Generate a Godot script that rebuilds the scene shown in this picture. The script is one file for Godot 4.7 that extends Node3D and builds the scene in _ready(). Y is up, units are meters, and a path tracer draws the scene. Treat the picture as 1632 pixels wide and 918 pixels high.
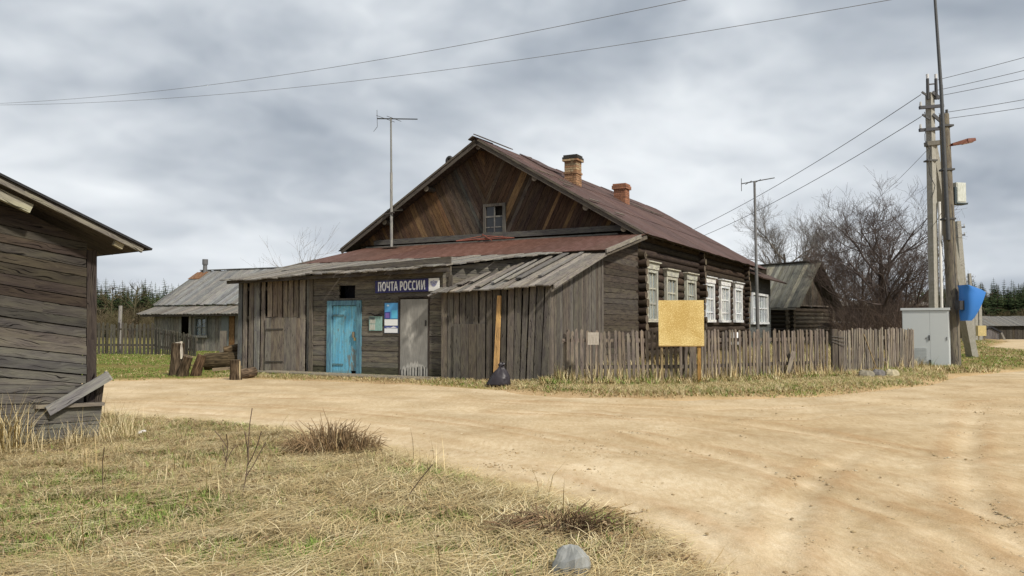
extends Node3D
# A village post office in a weathered log house beside a sandy road. Units are metres, y up, the camera looks towards -z.

var rng := RandomNumberGenerator.new()
var used := {}
var M := {}
var noise := FastNoiseLite.new()
var noise2 := FastNoiseLite.new()

# ------------------------------------------------------------------ mesh building
class MB:
	var v := PackedVector3Array()
	var n := PackedVector3Array()
	var uv := PackedVector2Array()
	var c := PackedColorArray()

	func tri(a: Vector3, b: Vector3, d: Vector3, na: Vector3, nb: Vector3, nd: Vector3, ua: Vector2, ub: Vector2, ud: Vector2, col: Color) -> void:
		if (b - a).cross(d - a).dot(na + nb + nd) > 0.0:
			v.append(a); v.append(d); v.append(b)
			n.append(na); n.append(nd); n.append(nb)
			uv.append(ua); uv.append(ud); uv.append(ub)
		else:
			v.append(a); v.append(b); v.append(d)
			n.append(na); n.append(nb); n.append(nd)
			uv.append(ua); uv.append(ub); uv.append(ud)
		c.append(col); c.append(col); c.append(col)

	func flat(a: Vector3, b: Vector3, d: Vector3, out: Vector3, ua: Vector2, ub: Vector2, ud: Vector2, col: Color) -> void:
		var m := (b - a).cross(d - a)
		if m.length_squared() < 1e-16:
			return
		m = m.normalized()
		if m.dot(out) < 0.0:
			m = -m
		tri(a, b, d, m, m, m, ua, ub, ud, col)

	func quad(p: Array, out: Vector3, u: Array, col: Color) -> void:
		flat(p[0], p[1], p[2], out, u[0], u[1], u[2], col)
		flat(p[0], p[2], p[3], out, u[0], u[2], u[3], col)

	# six-faced solid between two end rectangles; corners k: 0..3 at the first end, 4..7 at the second
	func hexa(p: Array, along: float, wide: float, thick: float, o: Vector2, col: Color) -> void:
		var mid := Vector3.ZERO
		for q in p:
			mid += q / 8.0
		var faces := [[0, 1, 5, 4], [1, 2, 6, 5], [2, 3, 7, 6], [3, 0, 4, 7]]
		for k in 4:
			var f: Array = faces[k]
			var w: float = (wide if k % 2 == 0 else thick) / 0.75
			var oo := o + Vector2(0.13 * k, 0.21 * k)
			var center: Vector3 = (p[f[0]] + p[f[1]] + p[f[2]] + p[f[3]]) / 4.0
			quad([p[f[0]], p[f[1]], p[f[2]], p[f[3]]], center - mid, [oo, oo + Vector2(0, w), oo + Vector2(along / 3.0, w), oo + Vector2(along / 3.0, 0)], col)
		for e in [[0, 1, 2, 3], [4, 5, 6, 7]]:
			var center: Vector3 = (p[e[0]] + p[e[2]]) / 2.0
			quad([p[e[0]], p[e[1]], p[e[2]], p[e[3]]], center - mid, [o, o + Vector2(0.02, 0), o + Vector2(0.02, thick / 0.75), o + Vector2(0, thick / 0.75)], col)

	# a bar from a to b, wide across w, thick across the third axis
	func bar(a: Vector3, b: Vector3, wdir: Vector3, w: float, t: float, o: Vector2, col: Color, w2 := -1.0) -> void:
		var ax := (b - a).normalized()
		var x := (wdir - ax * wdir.dot(ax)).normalized()
		var y := ax.cross(x)
		if w2 < 0.0:
			w2 = w
		var p := []
		for e in 2:
			var at := a if e == 0 else b
			var ww := w if e == 0 else w2
			p.append(at - x * ww / 2 - y * t / 2)
			p.append(at + x * ww / 2 - y * t / 2)
			p.append(at + x * ww / 2 + y * t / 2)
			p.append(at - x * ww / 2 + y * t / 2)
		hexa(p, (b - a).length(), w, t, o, col)

	func box(lo: Vector3, hi: Vector3, o: Vector2, col: Color) -> void:
		var m := (lo + hi) / 2.0
		bar(Vector3(m.x, lo.y, m.z), Vector3(m.x, hi.y, m.z), Vector3.RIGHT, hi.x - lo.x, hi.z - lo.z, o, col)

	# polygon in the plane of tf (x, y), extruded along its z from t0 to t1; the grain runs along g
	func slab(poly: PackedVector2Array, tf: Transform3D, t0: float, t1: float, g: Vector2, o: Vector2, col: Color, side_col = null) -> void:
		var idx := Geometry2D.triangulate_polygon(poly)
		var gp := Vector2(-g.y, g.x)
		var zc := tf.basis.z
		var sc: Color = col if side_col == null else side_col
		for i in range(0, idx.size(), 3):
			var a := poly[idx[i]]
			var b := poly[idx[i + 1]]
			var d := poly[idx[i + 2]]
			var ua := o + Vector2(a.dot(g) / 3.0, a.dot(gp) / 0.75)
			var ub := o + Vector2(b.dot(g) / 3.0, b.dot(gp) / 0.75)
			var ud := o + Vector2(d.dot(g) / 3.0, d.dot(gp) / 0.75)
			flat(tf * Vector3(a.x, a.y, t1), tf * Vector3(b.x, b.y, t1), tf * Vector3(d.x, d.y, t1), zc, ua, ub, ud, col)
			flat(tf * Vector3(a.x, a.y, t0), tf * Vector3(b.x, b.y, t0), tf * Vector3(d.x, d.y, t0), -zc, ua, ub, ud, sc)
		var mid := Vector2.ZERO
		for q in poly:
			mid += q / poly.size()
		for i in poly.size():
			var a := poly[i]
			var b := poly[(i + 1) % poly.size()]
			var e := (b - a).normalized()
			var outn := Vector2(e.y, -e.x)
			if Geometry2D.is_point_in_polygon((a + b) / 2.0 + outn * 0.0005, poly):
				outn = -outn
			var ua := o + Vector2(a.dot(g) / 3.0, a.dot(gp) / 0.75)
			var ub := o + Vector2(b.dot(g) / 3.0, b.dot(gp) / 0.75)
			var dv := Vector2(0.01, (t1 - t0) / 0.75)
			quad([tf * Vector3(a.x, a.y, t0), tf * Vector3(b.x, b.y, t0), tf * Vector3(b.x, b.y, t1), tf * Vector3(a.x, a.y, t1)], tf.basis * Vector3(outn.x, outn.y, 0), [ua, ub, ub + dv, ua + dv], sc)

	# a round rod through points with a radius at each
	func tube(pts: PackedVector3Array, rad: PackedFloat32Array, sides: int, col: Color, caps := true, o := Vector2.ZERO, cap_col = null) -> void:
		var rings := []
		var norms := []
		var ref := Vector3.UP
		var d0 := (pts[pts.size() - 1] - pts[0]).normalized()
		if absf(d0.y) > 0.8:
			ref = Vector3.RIGHT
		var lens := [0.0]
		for i in pts.size():
			var d := (pts[mini(i + 1, pts.size() - 1)] - pts[maxi(i - 1, 0)]).normalized()
			var x := ref.cross(d).normalized()
			var y := d.cross(x)
			var ring := []
			var nn := []
			for k in sides:
				var a := TAU * k / sides
				var dir := x * cos(a) + y * sin(a)
				ring.append(pts[i] + dir * rad[i])
				nn.append(dir)
			rings.append(ring)
			norms.append(nn)
			if i > 0:
				lens.append(lens[i - 1] + (pts[i] - pts[i - 1]).length())
		for i in pts.size() - 1:
			for k in sides:
				var k2 := (k + 1) % sides
				var u0 := o + Vector2(lens[i] / 3.0, TAU * rad[i] * k / sides / 0.75)
				var u1 := o + Vector2(lens[i] / 3.0, TAU * rad[i] * (k + 1) / sides / 0.75)
				var u2 := o + Vector2(lens[i + 1] / 3.0, TAU * rad[i] * (k + 1) / sides / 0.75)
				var u3 := o + Vector2(lens[i + 1] / 3.0, TAU * rad[i] * k / sides / 0.75)
				tri(rings[i][k], rings[i][k2], rings[i + 1][k2], norms[i][k], norms[i][k2], norms[i + 1][k2], u0, u1, u2, col)
				tri(rings[i][k], rings[i + 1][k2], rings[i + 1][k], norms[i][k], norms[i + 1][k2], norms[i + 1][k], u0, u2, u3, col)
		if caps:
			var cc: Color = col if cap_col == null else cap_col
			for e in [0, pts.size() - 1]:
				var d := (pts[0] - pts[1]) if e == 0 else (pts[e] - pts[e - 1])
				for k in range(1, sides - 1):
					flat(rings[e][0], rings[e][k], rings[e][k + 1], d, o, o + Vector2(0.02, 0.05), o + Vector2(0.01, 0.1), cc)

	# a closed lump: a sphere pushed about by noise
	func lump(at: Vector3, r: Vector3, fl: FastNoiseLite, freq: float, amp: float, seg: int, col: Color, flat_base := true) -> void:
		var p := []
		for j in seg + 1:
			var row := []
			for i in seg * 2 + 1:
				var th := PI * j / seg
				var ph := TAU * (i % (seg * 2)) / (seg * 2)
				var d := Vector3(sin(th) * cos(ph), cos(th), sin(th) * sin(ph))
				var k := 1.0 + amp * fl.get_noise_3dv((d + at) * freq * 100.0)
				var q := d * r * k
				if flat_base:
					q.y = maxf(q.y, -r.y * 0.45)
				row.append(at + q)
			p.append(row)
		for j in seg:
			for i in seg * 2:
				var u := Vector2(i * 0.03, j * 0.06)
				var m: Vector3 = p[j][i] - at
				quad([p[j][i], p[j][i + 1], p[j + 1][i + 1], p[j + 1][i]], m + (p[j + 1][i + 1] as Vector3) - at, [u, u + Vector2(0.03, 0), u + Vector2(0.03, 0.06), u + Vector2(0, 0.06)], col)

	# a smooth skin over rows of points; outward is away from the middle (or towards it)
	func grid(p: Array, middle: Vector3, col: Color, inward := false) -> void:
		var nr := p.size()
		var nc: int = p[0].size()
		var nn := []
		for j in nr:
			var row := []
			for i in nc:
				var du: Vector3 = p[j][mini(i + 1, nc - 1)] - p[j][maxi(i - 1, 0)]
				if p[j][0].is_equal_approx(p[j][nc - 1]) and (i == 0 or i == nc - 1):
					du = p[j][1] - p[j][nc - 2]
				var dv: Vector3 = p[mini(j + 1, nr - 1)][i] - p[maxi(j - 1, 0)][i]
				var m := du.cross(dv).normalized()
				if (m.dot(p[j][i] - middle) < 0.0) != inward:
					m = -m
				row.append(m)
			nn.append(row)
		var z := Vector2.ZERO
		for j in nr - 1:
			for i in nc - 1:
				tri(p[j][i], p[j][i + 1], p[j + 1][i + 1], nn[j][i], nn[j][i + 1], nn[j + 1][i + 1], z, z, z, col)
				tri(p[j][i], p[j + 1][i + 1], p[j + 1][i], nn[j][i], nn[j + 1][i + 1], nn[j + 1][i], z, z, z, col)

	func mesh() -> ArrayMesh:
		var arr := []
		arr.resize(Mesh.ARRAY_MAX)
		arr[Mesh.ARRAY_VERTEX] = v
		arr[Mesh.ARRAY_NORMAL] = n
		arr[Mesh.ARRAY_TEX_UV] = uv
		arr[Mesh.ARRAY_COLOR] = c
		var m := ArrayMesh.new()
		if v.size():
			m.add_surface_from_arrays(Mesh.PRIMITIVE_TRIANGLES, arr)
		return m

# ------------------------------------------------------------------ naming
func numbered(called: String, parent: Node) -> String:
	var key := str(parent.get_instance_id()) + called
	var k: int = used.get(key, 0)
	used[key] = k + 1
	return called if k == 0 else "%s_%03d" % [called, k]

func put(mb, called: String, mat: Material, parent: Node = self, soft := false) -> MeshInstance3D:
	var o := MeshInstance3D.new()
	o.name = numbered(called, parent)
	o.mesh = mb.mesh() if mb is MB else mb
	o.material_override = null
	if o.mesh.get_surface_count():
		o.set_surface_override_material(0, mat)
	parent.add_child(o, true)
	return o

func thing(called: String, label: String, category: String, at := Vector3.ZERO, turn := 0.0, group := "") -> Node3D:
	var o := Node3D.new()
	o.name = numbered(called, self)
	add_child(o)
	o.position = at
	o.rotation.y = turn
	tag(o, label, category, group)
	return o

func part(called: String, parent: Node) -> Node3D:
	var o := Node3D.new()
	o.name = numbered(called, parent)
	parent.add_child(o)
	return o

func tag(o: Node3D, label: String, category: String, group := "") -> void:
	o.set_meta("label", label)
	o.set_meta("category", category)
	if group:
		o.set_meta("group", group)

func R(a: float, b: float) -> float:
	return rng.randf_range(a, b)

func ruv() -> Vector2:
	return Vector2(R(0, 1), R(0, 1))

func shade(col: Color, by := 0.2) -> Color:
	var k := 1.0 + R(-by, by)
	var w := R(-0.04, 0.04)
	return Color(col.r * k * (1 + w), col.g * k, col.b * k * (1 - w))

func lin(r: float, g: float, b: float) -> Color:
	return Color(r / 255.0, g / 255.0, b / 255.0).srgb_to_linear()

# ------------------------------------------------------------------ textures and materials
func img_tex(w: int, h: int, f: Callable) -> ImageTexture:
	var im := Image.create(w, h, false, Image.FORMAT_RGB8)
	for y in h:
		for x in w:
			im.set_pixel(x, y, f.call(x, y))
	return ImageTexture.create_from_image(im)

func fbm(s: int, f: float, oct := 4) -> FastNoiseLite:
	var q := FastNoiseLite.new()
	q.seed = s
	q.noise_type = FastNoiseLite.TYPE_SIMPLEX_SMOOTH
	q.frequency = f
	q.fractal_octaves = oct
	return q

func mat(rough := 0.9, spec := 0.3, vc := true) -> StandardMaterial3D:
	var m := StandardMaterial3D.new()
	m.roughness = rough
	m.metallic_specular = spec
	m.vertex_color_use_as_albedo = vc
	return m

func make_materials() -> void:
	noise = fbm(3, 0.01)
	noise2 = fbm(11, 0.01, 3)
	# weathered wood: grain along u, cracks, knots, blotches
	var g1 := fbm(21, 1.0, 3)
	var g2 := fbm(22, 1.0, 2)
	var g3 := fbm(23, 1.0, 3)
	var wood := func(x: int, y: int) -> Color:
		var u := x / 512.0
		var w := y / 512.0
		var bend := g3.get_noise_2d(u * 5.0, w * 4.0) * 0.06
		var grain := g1.get_noise_2d(u * 7.0, (w + bend) * 90.0)
		var fine := g2.get_noise_2d(u * 26.0, w * 230.0)
		var blot := g3.get_noise_2d(u * 6.0 + 40.0, w * 7.0)
		var k := 0.91 + 0.16 * grain + 0.1 * fine + 0.16 * blot
		var crack := g1.get_noise_2d(u * 4.0 + 90.0, (w + bend) * 46.0)
		if crack > 0.42:
			k *= 1.0 - minf((crack - 0.42) * 6.0, 0.65)
		k = clampf(k, 0.2, 1.0)
		return Color(k * 0.985, k * (0.99 + 0.015 * blot), k * (1.0 - 0.05 * blot))
	var wt := img_tex(512, 512, wood)
	var wm := mat(0.92, 0.25)
	wm.albedo_texture = wt
	wm.heightmap_enabled = true
	wm.heightmap_texture = wt
	wm.heightmap_scale = 0.7
	M.wood = wm
	# bark
	var bk := func(x: int, y: int) -> Color:
		var u := x / 256.0
		var w := y / 256.0
		var k := 0.7 + 0.4 * g1.get_noise_2d(u * 8.0, w * 26.0) + 0.25 * g3.get_noise_2d(u * 9.0, w * 6.0)
		k = clampf(k, 0.15, 1.0)
		return Color(k, k * 0.97, k * 0.94)
	var bt := img_tex(256, 256, bk)
	var bm := mat(0.95, 0.2)
	bm.albedo_texture = bt
	bm.heightmap_enabled = true
	bm.heightmap_texture = bt
	bm.heightmap_scale = 1.5
	M.bark = bm
	# rust on sheet iron
	var rs := func(x: int, y: int) -> Color:
		var u := x / 256.0
		var w := y / 256.0
		var a := g3.get_noise_2d(u * 5.0, w * 9.0)
		var b := g1.get_noise_2d(u * 40.0, w * 40.0)
		var st := g2.get_noise_2d(u * 5.0, w * 60.0)
		var k := clampf(0.8 + 0.22 * a + 0.12 * b + 0.12 * st, 0.3, 1.0)
		return Color(k, k * (0.93 + 0.12 * b + 0.1 * a), k * (0.92 + 0.2 * a + 0.1 * b))
	var rt := img_tex(256, 256, rs)
	var rm := mat(0.8, 0.35)
	rm.albedo_texture = rt
	rm.heightmap_enabled = true
	rm.heightmap_texture = rt
	rm.heightmap_scale = 0.5
	M.rust = rm
	# sand and soil grain, shared relief
	var sd := func(x: int, y: int) -> Color:
		var a := seamless(g1, x, y, 512, 60.0)
		var b := seamless(g3, x, y, 512, 12.0)
		var d := seamless(g2, x, y, 512, 150.0)
		var k := clampf(0.9 + 0.06 * a + 0.06 * b + 0.08 * d, 0.3, 1.0)
		return Color(k, k * (0.98 + 0.02 * b), k * (0.96 + 0.05 * b))
	var st2 := img_tex(512, 512, sd)
	for nm in ["sand", "soil"]:
		var sm := mat(0.97, 0.15)
		sm.albedo_texture = st2
		sm.uv1_triplanar = true
		sm.uv1_world_triplanar = true
		var sc := 0.45 if nm == "sand" else 0.7
		sm.uv1_scale = Vector3(sc, sc, sc)
		sm.heightmap_enabled = true
		sm.heightmap_texture = st2
		sm.heightmap_scale = 1.6 if nm == "sand" else 6.0
		# a second, much coarser layer so that the repeat does not show
		var ct := NoiseTexture2D.new()
		ct.width = 512
		ct.height = 512
		ct.seamless = true
		ct.noise = fbm(77, 0.012, 5)
		var rp := Gradient.new()
		rp.set_color(0, Color(0.86, 0.83, 0.78))
		rp.set_color(1, Color(1, 1, 1))
		ct.color_ramp = rp
		sm.detail_enabled = true
		sm.detail_albedo = ct
		sm.detail_blend_mode = BaseMaterial3D.BLEND_MODE_MUL
		sm.detail_uv_layer = BaseMaterial3D.DETAIL_UV_2
		sm.uv2_triplanar = true
		sm.uv2_world_triplanar = true
		sm.uv2_scale = Vector3(0.11, 0.11, 0.11)
		M[nm] = sm
	# rough mineral things: concrete, plaster, stone, brick
	var cc := func(x: int, y: int) -> Color:
		var a := seamless(g3, x, y, 256, 10.0)
		var d := seamless(g1, x, y, 256, 90.0)
		var k := clampf(0.86 + 0.12 * a + 0.1 * d, 0.3, 1.0)
		return Color(k, k, k * (0.98 + 0.03 * a))
	var ct2 := img_tex(256, 256, cc)
	var cm := mat(0.93, 0.25)
	cm.albedo_texture = ct2
	cm.uv1_triplanar = true
	cm.uv1_scale = Vector3(0.9, 0.9, 0.9)
	cm.heightmap_enabled = true
	cm.heightmap_texture = ct2
	cm.heightmap_scale = 1.0
	M.stone = cm
	# old oil paint
	var pm := mat(0.6, 0.4)
	pm.albedo_texture = ct2
	pm.uv1_triplanar = true
	pm.uv1_scale = Vector3(1.3, 0.7, 1.3)
	M.paint = pm
	var plain := mat(0.5, 0.4)
	M.plastic = plain
	var leaf := mat(0.9, 0.15)
	leaf.backlight_enabled = true
	leaf.backlight = Color(0.25, 0.25, 0.2)
	M.grass = leaf
	M.twig = mat(0.95, 0.15)
	M.needle = mat(0.9, 0.15)
	var gl := mat(0.06, 0.5, false)
	gl.albedo_color = Color(0.75, 0.82, 0.85, 0.18)
	gl.transparency = BaseMaterial3D.TRANSPARENCY_ALPHA
	M.glass = gl
	var bag := mat(0.45, 0.4)
	M.bag = bag
	var metal := mat(0.55, 0.5)
	metal.albedo_texture = ct2
	metal.uv1_triplanar = true
	M.metal = metal
	# worn blue door paint: bare grey wood shows at the lower right and in streaks
	var dn := fbm(31, 1.0, 4)
	var blue := func(x: int, y: int) -> Color:
		var u := x / 160.0
		var w := y / 320.0
		var k := 1.0 + 0.16 * dn.get_noise_2d(u * 14.0, w * 2.0) + 0.1 * dn.get_noise_2d(u * 40.0, w * 40.0)
		var col := Color(0.36, 0.62, 0.74)
		col = col.lerp(Color(0.50, 0.68, 0.70), clampf(0.5 + dn.get_noise_2d(u * 7.0 + 9.0, w * 1.5), 0, 1) * 0.6)
		var worn := smoothstep(0.0, 0.35, 0.55 * smoothstep(0.45, 0.95, u) * smoothstep(0.55, 0.78, w) + 0.7 * dn.get_noise_2d(u * 9.0, w * 7.0) - 0.16)
		worn = maxf(worn, smoothstep(0.93, 0.99, w) * 0.5)
		col = col.lerp(Color(0.46, 0.47, 0.45), worn * 0.85)
		return Color(col.r * k, col.g * k, col.b * k)
	var bdm := mat(0.7, 0.35, false)
	bdm.albedo_texture = img_tex(160, 320, blue)
	M.blue_door = bdm
	# dull zinc door, scuffed, scraped bright near its foot with dark runs
	var zinc := func(x: int, y: int) -> Color:
		var u := x / 160.0
		var w := y / 320.0
		var k := 0.5 + 0.05 * dn.get_noise_2d(u * 3.0, w * 5.0) + 0.05 * dn.get_noise_2d(u * 30.0, w * 6.0)
		var smear := smoothstep(0.36, 0.0, absf(u - 0.36 - 0.12 * (w - 0.5)) + 0.9 * absf(w - 0.45)) * 0.45
		k += smear * (0.5 + 0.4 * dn.get_noise_2d(u * 8.0, w * 8.0))
		var top := 0.835 + 0.05 * sin(u * 5.0 + 2.0) + 0.05 * dn.get_noise_2d(u * 9.0, 3.0)
		var foot := smoothstep(0.0, 0.03, w - top) * smoothstep(1.0, 0.95, w)
		if foot > 0.0:
			k = lerpf(k, 0.64 + 0.1 * dn.get_noise_2d(u * 20.0, w * 20.0), foot)
			var run := 0.5 + 0.5 * sin(u * 62.0 + 2.0 * dn.get_noise_2d(u * 6.0, 1.0))
			var reach := 0.9 + 0.05 * dn.get_noise_2d(u * 25.0, 7.0) - 0.05 * u
			if run > 0.72 and w > reach:
				k = 0.17
		return Color(k, k * 0.985, k * 0.94)
	var zdm := mat(0.6, 0.4, false)
	zdm.albedo_texture = img_tex(160, 320, zinc)
	M.zinc_door = zdm
	# faded yellow plywood sheet
	var yel := func(x: int, y: int) -> Color:
		var u := x / 192.0
		var w := y / 192.0
		var a := dn.get_noise_2d(u * 3.0, w * 3.0)
		var b := dn.get_noise_2d(u * 46.0, w * 30.0)
		var e := maxf(absf(u - 0.5), absf(w - 0.42)) * 2.0
		var col := Color(0.71, 0.60, 0.36).lerp(Color(0.80, 0.71, 0.48), clampf(0.9 * e - 0.3 + 0.9 * a, 0.0, 1.0))
		col = col.lerp(Color(0.92, 0.85, 0.62), smoothstep(0.25, 0.45, b + 0.15 * e) * 0.8)
		col = col.lerp(Color(0.60, 0.46, 0.25), smoothstep(0.1, 0.5, -b + 0.3 * a) * 0.35)
		return col
	var ym := mat(0.8, 0.3, false)
	ym.albedo_texture = img_tex(192, 192, yel)
	M.yellow_sheet = ym

func seamless(q: FastNoiseLite, x: int, y: int, size: int, f: float) -> float:
	var a := TAU * x / size
	var b := TAU * y / size
	var r := f / TAU
	# a torus in three dimensions: close enough to even, and it closes both ways
	var big := r * 2.2
	return q.get_noise_3d((big + r * cos(b)) * cos(a), (big + r * cos(b)) * sin(a), r * sin(b))

# ------------------------------------------------------------------ terrain
var near_edge := PackedVector2Array([Vector2(-60, 24), Vector2(-30, 17.5), Vector2(-14, 14), Vector2(-8.5, 12.6), Vector2(-5.98, 11.84), Vector2(-5.18, 11.37), Vector2(-2.83, 9.95), Vector2(-1.77, 8.94), Vector2(-0.68, 7.59), Vector2(0.17, 6.35), Vector2(0.79, 5.56), Vector2(1.03, 4.94), Vector2(1.08, 4.36), Vector2(0.95, 3.0), Vector2(0.6, 0), Vector2(0.2, -8), Vector2(-0.5, -40)])
var far_edge := PackedVector2Array([Vector2(30, -40), Vector2(30, 4), Vector2(31, 20), Vector2(24, 26), Vector2(17, 23.9), Vector2(14.7, 23.14), Vector2(11.35, 20.43), Vector2(8.97, 17.37), Vector2(5.59, 14.86), Vector2(3.12, 14.13), Vector2(0.97, 14.86), Vector2(-0.2, 15.94), Vector2(-1.58, 17.3), Vector2(-3.72, 18.5), Vector2(-6.7, 19.73), Vector2(-9.56, 18.88), Vector2(-13, 19.3), Vector2(-30, 24), Vector2(-60, 32)])
var side_road := PackedVector2Array([Vector2(24.5, 38.5), Vector2(27, 46), Vector2(32.7, 54.2), Vector2(40, 66), Vector2(52, 90), Vector2(62, 90), Vector2(60, 60), Vector2(48, 36), Vector2(31, 20), Vector2(24, 26)])
var road_poly := PackedVector2Array()

func poly_sd(p: Vector2, poly: PackedVector2Array) -> float:
	var best := 1e9
	var j := poly.size() - 1
	for i in poly.size():
		var q := Geometry2D.get_closest_point_to_segment(p, poly[j], poly[i])
		best = minf(best, p.distance_squared_to(q))
		j = i
	best = sqrt(best)
	return -best if Geometry2D.is_point_in_polygon(p, poly) else best

# the middle lines of single wheel tracks
var tracks := [[Vector2(-7.04, 13.91), Vector2(-3.72, 13.08), Vector2(-1.02, 11.37), Vector2(0.93, 8.94), Vector2(2.26, 6.72), Vector2(3.15, 5.01)], [Vector2(-5.78, 12.70), Vector2(-2.79, 11.37), Vector2(-0.72, 9.68), Vector2(0.77, 7.43), Vector2(1.65, 5.56), Vector2(2.03, 4.36)], [Vector2(-1.98, 9.95), Vector2(-0.34, 7.93), Vector2(0.66, 6.35), Vector2(1.16, 5.31), Vector2(1.25, 4.36)], [Vector2(-6.17, 15.38), Vector2(-1.25, 13.91), Vector2(1.78, 12.43), Vector2(3.74, 9.95), Vector2(4.50, 7.13)], [Vector2(-3.99, 16.24), Vector2(-0.17, 13.91), Vector2(2.84, 12.88), Vector2(5.55, 13.38), Vector2(11.61, 18.28)], [Vector2(-0.15, 12.43), Vector2(2.51, 11.37), Vector2(4.91, 11.84), Vector2(9.19, 14.49)], [Vector2(6.30, 9.95), Vector2(4.63, 9.42), Vector2(3.09, 7.75), Vector2(2.15, 6.13), Vector2(1.42, 4.36)], [Vector2(5.38, 8.50), Vector2(4.20, 7.93), Vector2(2.98, 6.59), Vector2(2.15, 5.23), Vector2(1.76, 4.36)], [Vector2(1.29, 12.43), Vector2(2.58, 9.95), Vector2(3.22, 7.13), Vector2(3.45, 5.47)], [Vector2(1.42, 9.95), Vector2(2.31, 7.75), Vector2(2.72, 5.56), Vector2(2.63, 4.36)], [Vector2(8.04, 13.91), Vector2(4.77, 8.50), Vector2(3.53, 6.13), Vector2(3.02, 4.80)]]
var track_lines := []
var track_boxes := []

func lay_tracks() -> void:
	for t in tracks:
		var line := PackedVector2Array()
		for i in t.size() - 1:
			for k in 7:
				line.append((t[i] as Vector2).cubic_interpolate(t[i + 1], t[maxi(i - 1, 0)], t[mini(i + 2, t.size() - 1)], k / 7.0))
		line.append(t[t.size() - 1])
		track_lines.append(line)
		var box := Rect2(line[0], Vector2.ZERO)
		for q in line:
			box = box.expand(q)
		track_boxes.append(box.grow(0.5))

# (relief, tone) of the wheel tracks at a place
func track_field(x: float, z: float) -> Vector2:
	var out := Vector2.ZERO
	var p := Vector2(x, z)
	for i in track_lines.size():
		if not (track_boxes[i] as Rect2).has_point(p):
			continue
		var line: PackedVector2Array = track_lines[i]
		var best := 0.3
		for k in line.size() - 1:
			var q := Geometry2D.get_closest_point_to_segment(p, line[k], line[k + 1])
			best = minf(best, p.distance_squared_to(q))
		if best >= 0.3:
			continue
		var d := sqrt(best) + 0.05 * noise.get_noise_2d(x * 40.0, z * 40.0)
		var br := clampf(0.65 + 1.6 * noise2.get_noise_2d(x * 9.0 + 31.0 * i, z * 9.0), 0.0, 1.0)
		out.x += br * (-0.015 * exp(-pow(d / 0.1, 2.0)) + 0.011 * exp(-pow((d - 0.21) / 0.07, 2.0)))
		out.y += br * (0.35 * exp(-pow(d / 0.09, 2.0)) - 1.0 * exp(-pow((d - 0.2) / 0.09, 2.0)) * (0.55 + 0.8 * noise.get_noise_2d(x * 70.0, z * 70.0)))
	return out

# signed distance to the sandy road, negative on it; x to the right, z away from the camera
func road_sd(x: float, z: float) -> float:
	var p := Vector2(x, z)
	return minf(poly_sd(p, road_poly), poly_sd(p, side_road))

func smooth(a: float, b: float, x: float) -> float:
	return smoothstep(a, b, x)

func base_height(x: float, z: float) -> float:
	return -1.2 * smooth(55.0, 120.0, z) + 0.5 * noise2.get_noise_2d(x * 1.5, z * 1.5) * smooth(45, 120, Vector2(x, z).length())

func road_height(x: float, z: float, sd: float) -> float:
	var h := base_height(x, z)
	var m := noise.get_noise_2d(x * 12.0, z * 12.0)
	var near := poly_near(x, z)
	# wheel ruts that follow the near verge, and a few that cut across the junction
	var w := near + 0.35 * noise2.get_noise_2d(x * 9.0, z * 9.0)
	for q in [1.05, 2.55, 3.5, 4.9, 6.2]:
		var d: float = (w - q) / 0.22
		h -= 0.022 * exp(-d * d) * (0.6 + 0.8 * m)
		d = (w - q - 0.42) / 0.16
		h += 0.014 * exp(-d * d)
	var t := x * 0.62 - z * 0.78 + 0.5 * m
	var amp := smooth(3.0, 6.0, x) * smooth(17.5, 13.0, z)
	h += 0.012 * amp * sin(t * 7.0) * maxf(0.0, noise2.get_noise_2d(x * 5.0, z * 5.0) + 0.3)
	h += 0.02 * m + 0.012 * noise.get_noise_2d(x * 60.0, z * 60.0)
	h += 0.012 * maxf(0.0, noise2.get_noise_2d(x * 160.0, z * 160.0)) * smooth(-0.2, 0.5, m + 0.2)
	return h - 0.06 * smooth(-0.1, 0.5, sd)

func poly_near(x: float, z: float) -> float:
	var best := 1e9
	var p := Vector2(x, z)
	for i in range(2, near_edge.size() - 1):
		var q := Geometry2D.get_closest_point_to_segment(p, near_edge[i], near_edge[i + 1])
		best = minf(best, p.distance_squared_to(q))
	return sqrt(best)

func on_bank(x: float, z: float) -> float:
	# 1 on the near grassy bank, 0 elsewhere
	return smooth(2.5, 0.5, x) * smooth(15.0, 13.5, z)

func ground_height(x: float, z: float, sd: float) -> float:
	var h := base_height(x, z)
	var b := on_bank(x, z)
	var rough := noise.get_noise_2d(x * 30.0, z * 30.0)
	var big := noise2.get_noise_2d(x * 14.0, z * 14.0)
	var up := 0.09 + 0.05 * big + 0.035 * rough if b > 0.5 else 0.085 + 0.03 * big + 0.015 * rough
	if b > 0.5:
		up += 0.07 * exp(-pow(Vector2(x - 0.55, z - 4.9).length() / 0.5, 2.0))
		up += 0.02 * noise.get_noise_2d(x * 110.0, z * 110.0)
		# the scoured hollow beside the half-buried stone
		up -= 0.1 * exp(-pow(Vector2(x - 0.36, z - 4.75).length() / 0.16, 2.0))
	if b < 0.5:
		up *= lerpf(0.35, 1.0, smooth(-0.5, 1.2, x)) if z < 24.0 else 1.0
	return h + up * smooth(-0.02, 0.55, sd) - 0.06 * smooth(0.05, -0.3, sd)

func at_ground(x: float, z: float) -> float:
	var sd := road_sd(x, z)
	return maxf(ground_height(x, z, sd), road_height(x, z, sd) if sd < 0.3 else -9.0)

func P(x: float, z: float, up := 0.0) -> Vector3:
	return Vector3(x, at_ground(x, z) + up, -z)

func steps(from: float, to: float, f: Callable) -> PackedFloat32Array:
	var out := PackedFloat32Array()
	var x := from
	while x < to:
		out.append(x)
		x += f.call(x)
	out.append(to)
	return out

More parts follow.
